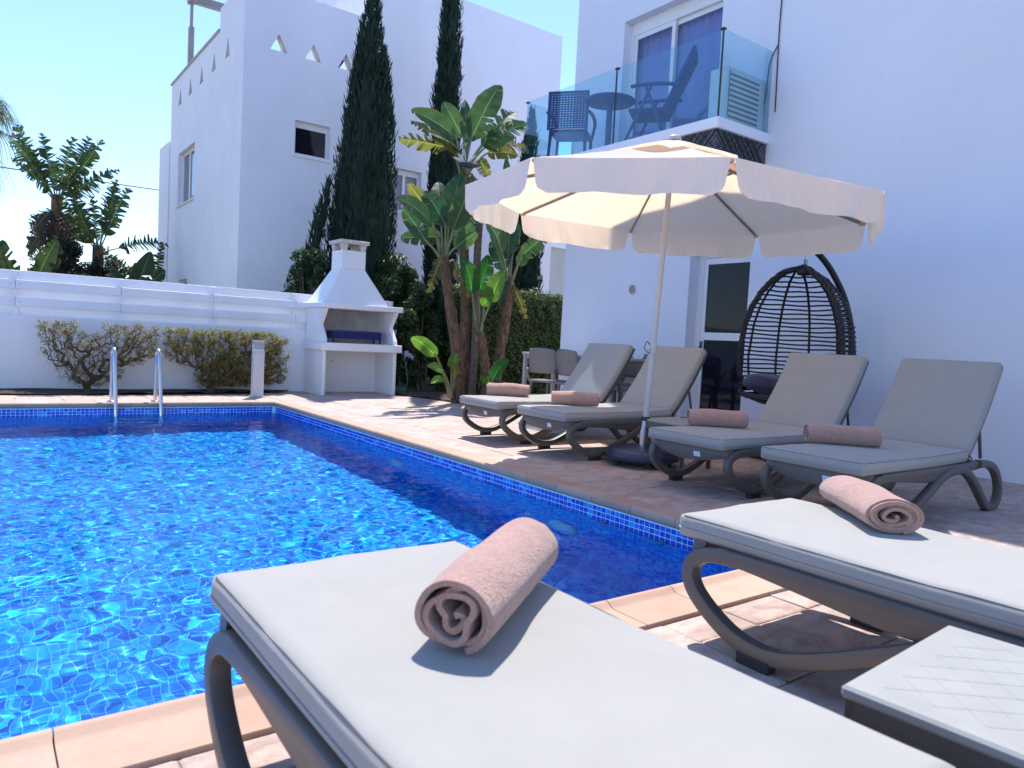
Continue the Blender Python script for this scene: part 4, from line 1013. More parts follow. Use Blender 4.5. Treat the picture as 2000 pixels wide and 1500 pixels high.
def frust(b, x0, x1, y0, y1, z0, X0, X1, Y0, Y1, z1):
    lo = [(x0, y0, z0), (x1, y0, z0), (x1, y1, z0), (x0, y1, z0)]; hi = [(X0, Y0, z1), (X1, Y0, z1), (X1, Y1, z1), (X0, Y1, z1)]
    b.add(lo+hi, [(0, 1, 2, 3), (4, 5, 6, 7)]+[(i, (i+1) % 4, 4+(i+1) % 4, 4+i) for i in range(4)]); return b
CX0, CX1, CY0, CY1 = 4.775, 5.185, 11.20, 11.62
bq(frust(MB(), 4.42, 5.53, 11.0, yb-.003, 1.467, CX0, CX1, CY0, CY1, 2.03), 'hood')
ch = bq(MB().bx(CX0, CX1, CY0, CY1, 2.031, 2.335, .004), 'chimney')
simple('old_mortar', (.60, .56, .50), .9, var=.25, scale=18, bump=.6, bscale=40)
for x in (CX0+.045, CX1-.045):
    for y in (CY0+.045, CY1-.045): b = MB(); frust(b, x-.04, x+.04, y-.04, y+.04, 2.336, x-.055, x+.055, y-.055, y+.055, 2.44); b.build('cap_pillar', 'old_mortar', ch)
MB().bx(CX0-.045, CX1+.045, CY0-.045, CY1+.045, 2.441, 2.50, .008).build('chimney_cap', 'old_mortar', ch)
simple('hole_dark', (.05, .045, .04), .9)
b = MB(); seg = 8; b.add([(4.87+.012*cos(2*pi*i/seg), yb-.062, .52+.012*sin(2*pi*i/seg)) for i in range(seg)], [tuple(range(seg))]); bq(b, 'pipe_hole', None, 'hole_dark')
# blue grill tray
simple('blue_enamel', (.012, .014, .13), .35, var=.1); simple('worn_metal', (.30, .29, .28), .45, .7)
gr = thing('grill_tray', 'dark blue charcoal grill tray standing in the barbecue', 'grill', (5.08, 11.3, .836))
b = MB(); x0, x1, y0, y1 = -.43, .43, -.13, .13
b.bx(x0, x1, y0, y0+.008, .07, .19).bx(x0, x1, y1-.008, y1, .07, .19).bx(x0, x0+.008, y0+.008, y1-.008, .07, .19).bx(x1-.008, x1, y0+.008, y1-.008, .07, .19).bx(x0+.008, x1-.008, y0+.008, y1-.008, .07, .078); b.build('tray', 'blue_enamel', gr)
for x in (-.41, .41, ):
    for y in (-.12, .12): MB().bx(x-.012, x+.012, y-.012, y+.012, .001, .069).build('leg', 'blue_enamel', gr)
for y in (-.08, 0, .07): MB().tube([(-.52, y, .198), (.52, y, .198)], .006, 6).build('skewer', 'worn_metal', gr)
MB().bx(-.30, .42, -.12, .12, .204, .210).build('grate', 'worn_metal', gr)

# ================================================================== BOLLARD LAMP
simple('bollard_grey', (.56, .56, .57), .45, var=.04); simple('lens', (.75, .75, .76), .25); simple('cap_grey', (.36, .37, .40), .4)
bl = thing('bollard_lamp', 'short grey bollard lamp at the far pool corner', 'lamp', (3.335, 10.70, 0))
MB().box((0, 0, .008), (.20, .15, .014), 0, .003).build('base_plate', 'bollard_grey', bl); MB().bx(-.078, .078, -.05, .05, .016, .66, .004).build('post', 'bollard_grey', bl)
MB().bx(-.076, .076, -.03, .05, .661, .77).build('lens', 'lens', bl); MB().bx(-.080, .080, -.052, .052, .771, .822, .004).build('cap', 'cap_grey', bl)
b = MB(); frust(b, -.07, .07, -.048, -.031, .70, -.07, .07, -.05, -.031, .77); b.build('louvre', 'cap_grey', bl)

# ================================================================== POOL LADDER
ld = thing('pool_ladder', 'stainless steel pool ladder at the far edge of the pool', 'ladder', (1.62, 9.9, 0))
for x in (-.25, .24):
    p = cat_rom([(x, .12, -.02), (x, .115, .25), (x, .105, .50), (x, .075, .625), (x, .01, .665), (x, -.06, .62), (x, -.115, .46), (x, -.20, .1), (x, -.245, -.15), (x, -.25, -.6), (x, -.25, -.95)], 6)
    o = MB().tube(p, .0235, 14).build('rail', 'steel', ld); o.cycles.is_caustics_receiver = True
    MB().lathe((x, .12, 0), [(.024, .03), (.045, .024), (.052, .012), (.052, .008)], 20).build('flange', 'steel', o)
for z in (-.35, -.62, -.88): MB().box((-.005, -.25, z), (.47, .075, .025), 0, .006).build('step', 'steel', ld)

# ================================================================== PLANTS
def mat_leaf(name, c, trans=.35, rough=.5, var=.35, spec=.4):
    k = NB(name); p = k.pos(); oi = k.n('ShaderNodeNewGeometry').outputs['Random Per Island']
    lo = tuple(x*(1-var) for x in c); hi = (min(1, c[0]*(1+var*1.3)), min(1, c[1]*(1+var)), c[2]*(1+var*.5))
    col_ = k.mix(.5, k.ramp(oi, [(0, lo), (1, hi)]), k.ramp(k.noise(7, 4, .6, p), [(.3, lo), (.7, hi)])); k.col(col_); k.set(rough=rough, spec=spec)
    tr = k.n('ShaderNodeBsdfTranslucent'); g = k.n('ShaderNodeMix', data_type='RGBA', blend_type='MULTIPLY'); g.inputs[0].default_value = 1; k.l(col_, g.inputs[6]); g.inputs[7].default_value = (2.0, 2.1, .9, 1); k.l(g.outputs[2], tr.inputs[0])
    mx = k.n('ShaderNodeMixShader'); mx.inputs[0].default_value = trans; k.l(k.b.outputs[0], mx.inputs[1]); k.l(tr.outputs[0], mx.inputs[2]); k.l(mx.outputs[0], k.out.inputs[0]); MATS[name] = k.m
mat_leaf('cypress_leaf', (.014, .040, .028), .12, .7); mat_leaf('hedge_leaf', (.050, .085, .022), .3, .42); mat_leaf('hibiscus_leaf', (.028, .060, .018), .3, .4)
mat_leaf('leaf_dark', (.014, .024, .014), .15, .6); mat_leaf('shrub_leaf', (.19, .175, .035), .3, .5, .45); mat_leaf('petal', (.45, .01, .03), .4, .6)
for nm, c, t_ in (('leaf_brown', (.14, .12, .045), .35), ('leaf_olive', (.072, .122, .052), .34), ('leaf_blue', (.042, .095, .055), .28), ('leaf_yellow', (.19, .17, .05), .4), ('leaf_green', (.035, .135, .028), .4), ('leaf_lime', (.11, .20, .04), .42), ('leaf_far', (.038, .060, .028), .3), ('leaf_far_brown', (.075, .060, .042), .25)):
    k = NB(nm); p = k.obj(); at = k.n('ShaderNodeAttribute', attribute_name='leafuv'); s_ = k.n('ShaderNodeSeparateXYZ'); k.l(at.outputs['Vector'], s_.inputs[0])
    vein = k.n('ShaderNodeMath', operation='SINE'); k.l(k.math('ADD', k.math('MULTIPLY', s_.outputs[0], 150), k.math('MULTIPLY', s_.outputs[1], -9)), vein.inputs[0])
    n_ = k.noise(5, 4, .6, p); lo = tuple(x*.75 for x in c); hi = tuple(min(1, x*1.3) for x in c)
    col_ = k.ramp(n_, [(.3, lo), (.7, hi)])
    mid = k.math('LESS_THAN', k.math('ABSOLUTE', s_.outputs[1]), .05); col_ = k.mix(mid, col_, tuple(min(1, x*2.2+.03) for x in c))
    edge = k.math('MULTIPLY', k.math('GREATER_THAN', k.math('ABSOLUTE', s_.outputs[1]), .93), k.math('GREATER_THAN', k.noise(9, 3, .6, p), .48)); col_ = k.mix(edge, col_, (.20, .13, .05))
    k.col(col_); k.set(rough=.55, spec=.25)
    bp_ = k.bump(vein.outputs[0], .25, .004); k.nrm(bp_)
    tr = k.n('ShaderNodeBsdfTranslucent'); g = k.n('ShaderNodeMix', data_type='RGBA', blend_type='MULTIPLY'); g.inputs[0].default_value = 1; k.l(col_, g.inputs[6]); g.inputs[7].default_value = (1.4, 1.75, .9, 1); k.l(g.outputs[2], tr.inputs[0])
    mx = k.n('ShaderNodeMixShader'); mx.inputs[0].default_value = t_; k.l(k.b.outputs[0], mx.inputs[1]); k.l(tr.outputs[0], mx.inputs[2]); k.l(mx.outputs[0], k.out.inputs[0]); MATS[nm] = k.m
simple('bark_grey', (.17, .135, .11), .9, var=.4, scale=25, bump=.8, bscale=60); simple('twig', (.10, .070, .050), .9, var=.35, scale=30); simple('petiole', (.19, .20, .085), .55, var=.3, scale=8)
def mat_fibre():
    k = NB('fibre_trunk'); p = k.obj(); n_ = k.noise(10, 5, .65, k.mapping(p, (3, 3, .7)), 1.0); n2 = k.noise(60, 3, .7, k.mapping(p, (2, 2, .4)))
    c = k.ramp(n_, [(.28, (.055, .035, .028)), (.48, (.17, .105, .075)), (.62, (.30, .19, .10)), (.78, (.23, .185, .15))]); k.col(c); k.nrm(k.bump(k.math('ADD', n_, n2), .9, .02)); k.set(rough=.9, spec=.15); MATS['fibre_trunk'] = k.m
mat_fibre()

def blade(base, tip, width, tear, seed, droop=None, facing=None, nseg=22):
    """paddle leaf: midrib from base to tip, folded along it, split between veins where torn. returns (verts, faces, uv)"""
    rg = random.Random(seed); B, Tp = Vector(base), Vector(tip); L = (Tp-B).length; ax_ = (Tp-B).normalized()
    f = Vector(facing) if facing else Vector((-.6+rg.uniform(-.5, .5), -.75+rg.uniform(-.3, .3), .35+rg.uniform(-.3, .4)))
    side = ax_.cross(f)
    if side.length < .1: side = ax_.cross(Vector((1, 0, 0)))
    side.normalize(); nrm = side.cross(ax_).normalized()
    if nrm.z < 0 and abs(ax_.z) < .8: nrm = -nrm
    dr = droop if droop is not None else rg.uniform(.05, .16)
    def rib(t):
        p = B.lerp(Tp, t); return p+nrm*(L*dr*.6*sin(pi*t))+Vector((0, 0, -1))*(L*dr*.5*t*t*t)+Vector((0, 0, 1))*(L*dr*.5*t*0)
    def wid(t):
        w_ = min(1, (t/.16))**.55*min(1, ((1-t)/.42))**.62; return width*.5*w_*1.08
    fold = rg.uniform(.12, .5); vs_, fs_, uv = [], [], []
    for s_ in (-1, 1):
        # list of strips split by tears
        cuts = [0.0]
        t = rg.uniform(.08, .2)
        while t < .97:
            if rg.random() < tear: cuts.append(t)
            t += rg.uniform(.035, .10) if tear < .95 else rg.uniform(.03, .07)
        cuts.append(1.0)
        for a, b in zip(cuts, cuts[1:]):
            n = max(2, int((b-a)*nseg)+1); o = len(vs_); lag = rg.uniform(-.02, .10)*min(1, tear*1.6); dro = rg.uniform(0, .5)*tear; gap = .008 if len(cuts) > 2 else 0
            for i in range(n+1):
                t = a+(b-a)*i/n
                for j in range(4):
                    u = j/3; tt = min(1, max(0, t+ (lag*u if 0 < t < 1 else 0)+.10*u*(1-t)*t))
                    if len(cuts) > 2: tt = tt+gap*u*(1 if i == 0 else (-1 if i == n else 0))*2
                    p = rib(min(1, tt)); w_ = wid(t)*u
                    q = p+side*(s_*w_*cos(fold+dro*u))+nrm*(w_*sin(fold)*.9)-Vector((0, 0, 1))*(w_*sin(dro)*u)+nrm*(.010*sin(t*38+s_)*u*width*2)
                    vs_.append(q); uv.append((t, s_*u, 0))
            for i in range(n):
                for j in range(3): fs_.append((o+i*4+j, o+(i+1)*4+j, o+(i+1)*4+j+1, o+i*4+j+1))
    return vs_, fs_, uv
def leaf_object(name, base, tip, width, tear, seed, m, parent, loc, root=None, **kw):
    vs_, fs_, uv = blade(base, tip, width, tear, seed, **kw)
    me = bpy.data.meshes.new(name); me.from_pydata([tuple(v-Vector(loc)) for v in vs_], [], fs_)
    a = me.attributes.new('leafuv', 'FLOAT_VECTOR', 'POINT'); a.data.foreach_set('vector', [c for u in uv for c in u]); me.polygons.foreach_set('use_smooth', [True]*len(fs_)); me.update()
    o = link(name, me, m, parent)
    B, Tp = Vector(base), Vector(tip); b = MB(); ax_ = (Tp-B).normalized()
    if root is not None:
        r0 = Vector(root); mid = r0.lerp(B, .5)+Vector((0, 0, .06))*(B-r0).length
        L = (Tp-B).length
        b.tube([q-Vector(loc) for q in cat_rom([r0, mid, B, B+ax_*L*.12], 4)], [.030, .027, .024, .022, .020, .018, .017, .016, .015, .014, .013, .012, .010], 7); b.build('leaf_stalk', 'petiole', o)
    return o
def trunk_obj(path, r0, r1, loc, parent, m='fibre_trunk', seed=0, boots=26):
    q = cat_rom(path, 6); n = len(q); rr = [r0+(r1-r0)*i/(n-1) for i in range(n)]
    b = MB(); rg = random.Random(seed)
    b.tube([p-Vector(loc) for p in q], [r*(1+.12*rg.uniform(-1, 1)) for r in rr], 12)
    # old leaf bases overlapping up the trunk
    for i in range(boots):
        t = .12+.86*i/boots; k_ = min(n-2, int(t*(n-1))); p = q[k_]; ax_ = (q[k_+1]-q[k_]).normalized(); a = (i % 2)*pi+rg.uniform(-.5, .5)+.6; r = rr[k_]
        d = Vector((cos(a), sin(a), 0)); tang = Vector((-sin(a), cos(a), 0)); hL = rg.uniform(.16, .30); w_ = r*rg.uniform(.7, 1.05); o = []
        for s_ in range(5):
            f = s_/4; c = p+ax_*(hL*f-.06)+d*(r*(.92+.30*f*f)+.012)
            for e in (-1, -.4, .4, 1): o.append(c+tang*(e*w_*(1-.55*f))-d*(abs(e)**2*r*.45)-Vector(loc))
        b.add(o, [(s_*4+e, s_*4+e+1, (s_+1)*4+e+1, (s_+1)*4+e) for s_ in range(4) for e in range(3)], True)
    # loose fibres
    for i in range(boots*2):
        t = rg.uniform(.03, .95); k_ = min(n-2, int(t*(n-1))); p = q[k_]; a = rg.uniform(0, 6.28); r = rr[k_]; d = Vector((cos(a), sin(a), 0))
        s0 = p+d*r*1.05; s1 = s0+d*rg.uniform(.01, .06)+Vector((0, 0, rg.uniform(-.16, .08))); tg = Vector((-sin(a), cos(a), 0))*.008
        b.add([s0-tg-Vector(loc), s0+tg-Vector(loc), s1-Vector(loc)], [(0, 1, 2)])
    return b.build('trunk', m, parent)
TONES = ['leaf_brown', 'leaf_olive', 'leaf_blue', 'leaf_yellow', 'leaf_green', 'leaf_lime']
CL = {
'tall': ((6.168,9.9,3.60), [(6.45,10.0,0),(6.40,9.98,1.2),(6.28,9.95,2.5),(6.17,9.9,3.60)], .105, .09, 'tallest bird of paradise tree of the clump, crown against the house wall', [((6.289,9.9,4.124),(6.684,9.8,5.034),.36,.1,1),((6.005,9.9,4.114),(5.175,9.7,4.288),.30,.15,1),((6.238,9.95,4.068),(6.264,10.1,4.789),.16,0,2),((6.469,9.9,4.033),(7.09,9.9,4.764),.34,.8,1),((6.537,9.9,4.046),(7.089,9.6,4.505),.34,.5,1),((6.486,9.9,4.076),(7.506,10.1,4.306),.30,.9,0),((6.016,9.85,3.857),(5.131,9.6,4.081),.24,.6,0),((5.938,9.85,3.92),(5.003,9.7,3.87),.22,.8,3),((6.112,9.9,3.884),(5.342,9.5,3.975),.22,.3,1),((6.591,9.9,3.976),(7.031,9.7,4.026),.24,.3,3),((6.176,9.95,4.143),(5.969,10.2,4.703),.26,.1,1),((6.307,10.0,4.099),(6.759,10.3,4.868),.26,.1,2),((6.482,9.95,3.883),(6.595,9.8,3.598),.2,.2,3),((6.20,9.82,3.62),(6.02,9.72,2.95),.16,.9,0),((6.30,9.85,3.60),(6.46,9.70,3.05),.15,.9,0)]),
'left': ((5.80,9.75,2.25), [(6.22,9.75,0),(6.12,9.75,.8),(5.93,9.75,1.6),(5.80,9.75,2.25)], .125, .10, 'left bird of paradise tree of the clump, leaning towards the barbecue', [((5.805,9.75,2.72),(5.508,9.9,3.202),.32,.1,2),((5.864,9.75,2.65),(6.042,9.8,3.51),.34,0,2),((5.763,9.8,2.719),(5.857,10.1,3.427),.26,0,2),((5.907,9.7,2.651),(6.057,9.5,3.453),.30,0,1),((5.553,9.7,2.681),(4.868,9.5,2.966),.28,.25,1),((5.423,9.65,2.432),(4.965,9.5,2.814),.24,.2,2),((5.558,9.8,2.844),(5.25,9.9,3.266),.22,.3,3),((5.92,9.7,2.575),(6.17,9.4,2.951),.26,.1,1),((5.959,9.7,2.385),(6.206,9.5,2.672),.24,.1,1),((5.74,9.7,2.25),(5.48,9.6,1.75),.18,.8,0),((5.95,9.7,2.2),(6.16,9.55,1.7),.16,.9,0),((5.80,9.85,2.55),(5.30,10.1,2.5),.26,.4,1)]),
'mid': ((6.42,9.6,1.10), [(6.62,9.62,0),(6.60,9.62,.45),(6.50,9.6,.9),(6.42,9.6,1.10)], .11, .085, 'middle bird of paradise plant of the clump with fresh bright green leaves', [((6.254,9.6,1.7),(6.042,9.6,2.255),.26,.05,4),((6.541,9.5,1.585),(6.665,9.4,2.088),.26,0,5),((6.41,9.65,1.738),(6.583,9.7,2.337),.24,.2,4),((6.486,9.6,1.518),(6.545,9.5,1.841),.18,0,5)]),
'right': ((7.08,9.75,1.95), [(6.86,9.75,0),(6.92,9.75,.6),(7.02,9.75,1.3),(7.08,9.75,1.95)], .12, .10, 'right bird of paradise tree of the clump, next to the house edge', [((6.861,9.7,2.392),(6.386,9.5,2.853),.46,.25,1),((7.046,9.8,2.394),(7.161,9.9,3.044),.34,.1,2),((7.28,9.75,2.417),(7.613,9.6,2.765),.26,.4,1),((7.244,9.8,2.248),(7.509,9.9,2.64),.2,.1,1),((6.99,9.8,2.139),(6.863,10.0,2.637),.26,.1,2),((7.211,9.9,2.588),(7.071,10.0,3.936),.22,0,2),((7.10,9.7,1.95),(7.28,9.55,1.45),.15,.9,0),((6.95,9.7,2.0),(6.72,9.5,1.62),.2,.3,2)]),
'young': ((5.95,9.55,.10), [(5.98,9.55,0),(5.97,9.55,.06),(5.95,9.55,.10)], .05, .035, 'young bird of paradise plant with lime leaves at the foot of the clump', [((5.612,9.5,.712),(5.151,9.4,1.001),.2,.2,5),((5.74,9.5,.499),(5.42,9.4,.59),.14,0,5),((5.765,9.5,.367),(5.485,9.4,.341),.13,0,5),((5.914,9.55,.538),(5.961,9.5,.778),.15,0,5),((5.944,9.5,.424),(5.915,9.5,.62),.13,0,3)]),
'low': ((6.70,9.4,.10), [(6.70,9.42,0),(6.70,9.41,.05),(6.70,9.4,.10)], .04, .03, 'small bird of paradise shoot beside the farthest lounger', [((6.586,9.4,.367),(6.821,9.4,.729),.2,0,4),((6.551,9.4,.303),(6.368,9.4,.437),.12,0,5)])}
sd = 100
for key, (crown, path, r0, r1, lab, lvs) in CL.items():
    loc = Vector(path[0]); t = thing('bird_of_paradise', lab, 'plant', loc, 0, 'bird of paradise clump by the house')
    trunk_obj(path, r0*.80, r1*.72, loc, t, seed=sd, boots=26 if r0 > .1 else 6)
    for (b_, tp, w_, te, to) in lvs:
        sd += 1; leaf_object('leaf', b_, tuple(Vector(b_).lerp(Vector(tp), 1.10)), w_*1.08, te, sd, TONES[to], t, loc, root=Vector(crown)+Vector((random.uniform(-.04, .04), random.uniform(-.04, .04), -.12 if r0 > .08 else 0)), facing=(-.5+R.uniform(-.45, .45), -.8, .15+R.uniform(-.4, .5)))
    if key == 'tall':
        b = MB(); c = Vector((6.16, 9.80, 3.74))-loc
        for i, (dx, dz, wdt) in enumerate(((-.30, .02, .03), (-.22, .10, .03), (-.10, .20, .028), (.06, .20, .026), (.16, .14, .026))):
            b.add([c+Vector((0, 0, -.02)), c+Vector((dx*.5, -.04, dz*.5+wdt)), c+Vector((dx, -.06, dz)), c+Vector((dx*.5, -.02, dz*.5-wdt))], [(0, 1, 2, 3)])
        simple('white_sepal', (.70, .70, .66), .5); b.build('flower', 'white_sepal', t)
        b = MB(); b.tube([c+Vector((-.16, -.05, -.06)), c+Vector((0, -.06, -.05)), c+Vector((.14, -.05, -.03)), c+Vector((.24, -.04, 0))], [.03, .045, .035, .008], 8); simple('spathe', (.025, .025, .06), .5); b.build('spathe', 'spathe', t)

# slender third palm trunk of the clump with ringed bark
pt = thing('ringed_trunk', 'slim grey ringed trunk standing in the middle of the clump', 'tree', (6.50, 9.85, 0))
b = MB(); pth = [(0+.02*sin(z*2), 0, z) for z in np.arange(0, 2.9, .05)]; b.tube(pth, [.058+.006*(i % 2) for i in range(len(pth))], 12); b.build('trunk', 'bark_grey', pt)

# ---- cypresses: several upright stems, each a column of fine sprays
def cypress(X, Y, top, rad, label, seed, stems=9, low=.15, lean=0.0, spire=None, N=15000):
    t = thing('cypress_tree', label, 'tree', (X, Y, 0), 0, 'cypress trees behind the fence'); rg = random.Random(seed); MB().tube([(0, 0, 0), (0, 0, top*.6)], [.11, .04], 10).build('trunk', 'bark_grey', t)
    st = [(0, 0, top, rad*.62)]
    for i in range(stems):
        a = i*2*pi/stems+rg.uniform(-.25, .25); d = rad*rg.uniform(.40, .62); st.append((d*cos(a), d*sin(a), top*rg.uniform(.55, .93), rad*rg.uniform(.30, .44)))
    if spire: st.append(spire)
    wts = [s_[2]*s_[3] for s_ in st]; vs_ = []; fs_ = []
    def axis(s_, f, z): return Vector((s_[0]*(1-.35*f)+lean*z/top+.04*noise.noise(Vector((z*.8, s_[0]*9, seed))), s_[1]*(1-.35*f)+.04*noise.noise(Vector((z*.8, s_[1]*9, seed+4))), z))
    def prof(f): return min(1, (f/.10+.25))**.6*max(0, 1-max(0, (f-.45)/.55)**1.9)**.8
    for i in range(N):
        s_ = rg.choices(st, wts)[0]; z0 = s_[4] if len(s_) > 4 else low; f = rg.random()**.9; z = z0+f*(s_[2]-z0); a = rg.uniform(0, 2*pi)
        r = max(.015, s_[3]*prof(f))*(1+.35*noise.noise(Vector((cos(a)*2, sin(a)*2, z*2.2+s_[0]*20))))*rg.uniform(.62, 1.06)
        out = Vector((cos(a), sin(a), 0)); p = axis(s_, f, z)+out*r; d = (Vector((0, 0, 1))+out*rg.uniform(.0, .38)+Vector((rg.uniform(-.2, .2), rg.uniform(-.2, .2), 0))).normalized(); ln = rg.uniform(.09, .22)
        for q in range(2):
            sd_ = d.cross(Vector((rg.uniform(-1, 1), rg.uniform(-1, 1), rg.uniform(-.3, .3)))).normalized()*rg.uniform(.007, .014); m_ = p+d*ln*.45+out*.006; pe = p+d*ln+Vector((rg.uniform(-.02, .02), rg.uniform(-.02, .02), 0)); o = len(vs_)
            vs_.extend([p-sd_*.6, p+sd_*.6, m_+sd_, m_-sd_, pe]); fs_.extend([(o, o+1, o+2, o+3), (o+3, o+2, o+4)])
    n1 = 10                                              # inner mass of each stem
    for s_ in st:
        z0 = s_[4] if len(s_) > 4 else low; o = len(vs_); n2 = 22
        for i in range(n2+1):
            f = i/n2; z = z0+f*(s_[2]-z0)*.96; c = axis(s_, f, z); r = max(.008, s_[3]*prof(f)*.66)
            for j in range(n1): a = 2*pi*j/n1; vs_.append(c+Vector((cos(a), sin(a), 0))*r*(1+.3*noise.noise(Vector((cos(a)*2, sin(a)*2, z*2.2+s_[0]*20)))))
        fs_.extend([(o+i*n1+j, o+i*n1+(j+1) % n1, o+(i+1)*n1+(j+1) % n1, o+(i+1)*n1+j) for i in range(n2) for j in range(n1)])
    me = bpy.data.meshes.new('crown'); me.from_pydata([tuple(v) for v in vs_], [], fs_); me.update(); link('crown', me, 'cypress_leaf', t); return t
cypress(5.76, 13.1, 7.5, .74, 'broad dark cypress tree right behind the barbecue chimney', 5, 10, lean=.28, spire=(-.98, 0, 3.75, .12, 1.5), N=27000)
cypress(7.76, 13.2, 9.6, .43, 'slender dark cypress tree behind the tallest palm crown', 9, 6, N=17000)
cypress(9.80, 13.0, 6.0, .45, 'shorter dark cypress tree beside the house edge, partly behind the palms', 14, 7, N=13000)

# ---- hedge and bushes of small leaves
def leaf_cloud(N, sampler, size, rg, out):
    vs_, fs_ = out
    for _ in range(N):
        p, nr = sampler(); nr = (nr+Vector((rg.gauss(0, .55), rg.gauss(0, .55), rg.gauss(0, .45)+.25))).normalized(); u = nr.cross(Vector((rg.uniform(-1, 1), rg.uniform(-1, 1), rg.uniform(-1, 1)))).normalized(); v = nr.cross(u); s_ = size*rg.uniform(.6, 1.25); o = len(vs_)
        vs_.extend([p-u*s_, p-v*s_*.45+nr*s_*.12, p+u*s_*1.1, p+v*s_*.45+nr*s_*.12]); fs_.append((o, o+1, o+2, o+3))
def cloud_obj(name, out, m, parent):
    me = bpy.data.meshes.new(name); me.from_pydata([tuple(v) for v in out[0]], [], out[1]); me.update(); return link(name, me, m, parent)
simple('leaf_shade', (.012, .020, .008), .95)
def hedge(x0, x1, y0, y1, h, label, seed, N):
    rg = random.Random(seed); t = thing('hedge', label, 'hedge', ((x0+x1)/2, (y0+y1)/2, 0)); lx, ly = (x1-x0)/2, (y1-y0)/2
    def samp():
        k_ = rg.random()
        if k_ < .55: p = Vector((rg.uniform(-lx, lx), -ly, rg.uniform(.02, h))); n_ = Vector((0, -1, .2))
        elif k_ < .8: p = Vector((rg.uniform(-lx, lx), rg.uniform(-ly, ly), h)); n_ = Vector((0, -.2, 1))
        else: p = Vector((-lx, rg.uniform(-ly, ly), rg.uniform(.02, h))); n_ = Vector((-1, 0, .2))
        w_ = .10*noise.noise(Vector((p.x*2.2, p.y*2.2, p.z*2.2+seed)))+.05*noise.noise(p*7); return p+n_*(w_+rg.gauss(0, .03)), n_
    out = ([], []); leaf_cloud(N, samp, .034, rg, out); cloud_obj('foliage', out, 'hedge_leaf', t)
    MB().bx(-lx+.10, lx-.1, -ly+.10, ly-.1, .0, h-.1).build('branches', 'leaf_shade', t); return t  # solid dark core, not branches; the hedge's inner shade put into its colour
hedge(7.05, 11.6, 11.0, 11.9, 1.93, 'clipped green hedge behind the palms beside the house', 3, 26000)
def bush(cx, cy_, cz, rx, ry, rz_, label, seed, N, flowers=0, m='hibiscus_leaf'):
    rg = random.Random(seed); t = thing('hibiscus_bush', label, 'bush', (cx, cy_, 0)); blobs = []
    for i in range(22):
        a, b_ = rg.uniform(0, 6.28), rg.uniform(-1, 1); q = sqrt(1-b_*b_)*rg.uniform(.4, .95); blobs.append((Vector((rx*q*cos(a), ry*q*sin(a), cz+rz_*b_*.85)), rg.uniform(.22, .42)*min(rx, rz_)))
    def samp():
        c, r = rg.choice(blobs); d = Vector((rg.gauss(0, 1), rg.gauss(0, 1), rg.gauss(0, 1))).normalized(); return c+d*r*rg.uniform(.7, 1.1), d
    out = ([], []); leaf_cloud(N, samp, .042, rg, out); cloud_obj('foliage', out, m, t)
    b = MB()
    for c, r in blobs: b.tube([(rg.uniform(-.1, .1), rg.uniform(-.1, .1), 0), tuple(c*.5+Vector((0, 0, cz*.25))), tuple(c)], [.028, .018, .008], 5)
    b.build('stems', 'twig', t)
    for i in range(flowers):
        c, r = rg.choice(blobs); d = Vector((rg.uniform(-.8, .4), -1, rg.uniform(-.2, .6))).normalized(); p = c+d*r*1.12; f = MB(); u = d.cross(Vector((0, 0, 1))).normalized(); v = d.cross(u)
        for k_ in range(5): a = k_*2*pi/5; e = u*cos(a)+v*sin(a); e2 = u*cos(a+.55)+v*sin(a+.55); e3 = u*cos(a-.55)+v*sin(a-.55); f.add([p, p+e3*.04+d*.015, p+e*.065+d*.03, p+e2*.04+d*.015], [(0, 1, 2, 3)])
        f.build('flower', 'petal', t)
    return t
bush(4.78, 12.65, 1.75, .42, .35, .72, 'dark green leafy bush left of the barbecue chimney', 4, 5200)
bush(6.35, 12.35, 1.5, .62, .5, 1.15, 'tall dark hibiscus bush with red flowers right of the barbecue', 6, 13000, 6)
bush(6.50, 11.55, .95, .52, .35, .95, 'dark leafy bush in the shade just right of the barbecue', 8, 11000)
bush(7.35, 11.3, .85, .55, .4, .9, 'dark leafy bush in the shade behind the palm trunks', 18, 9000)

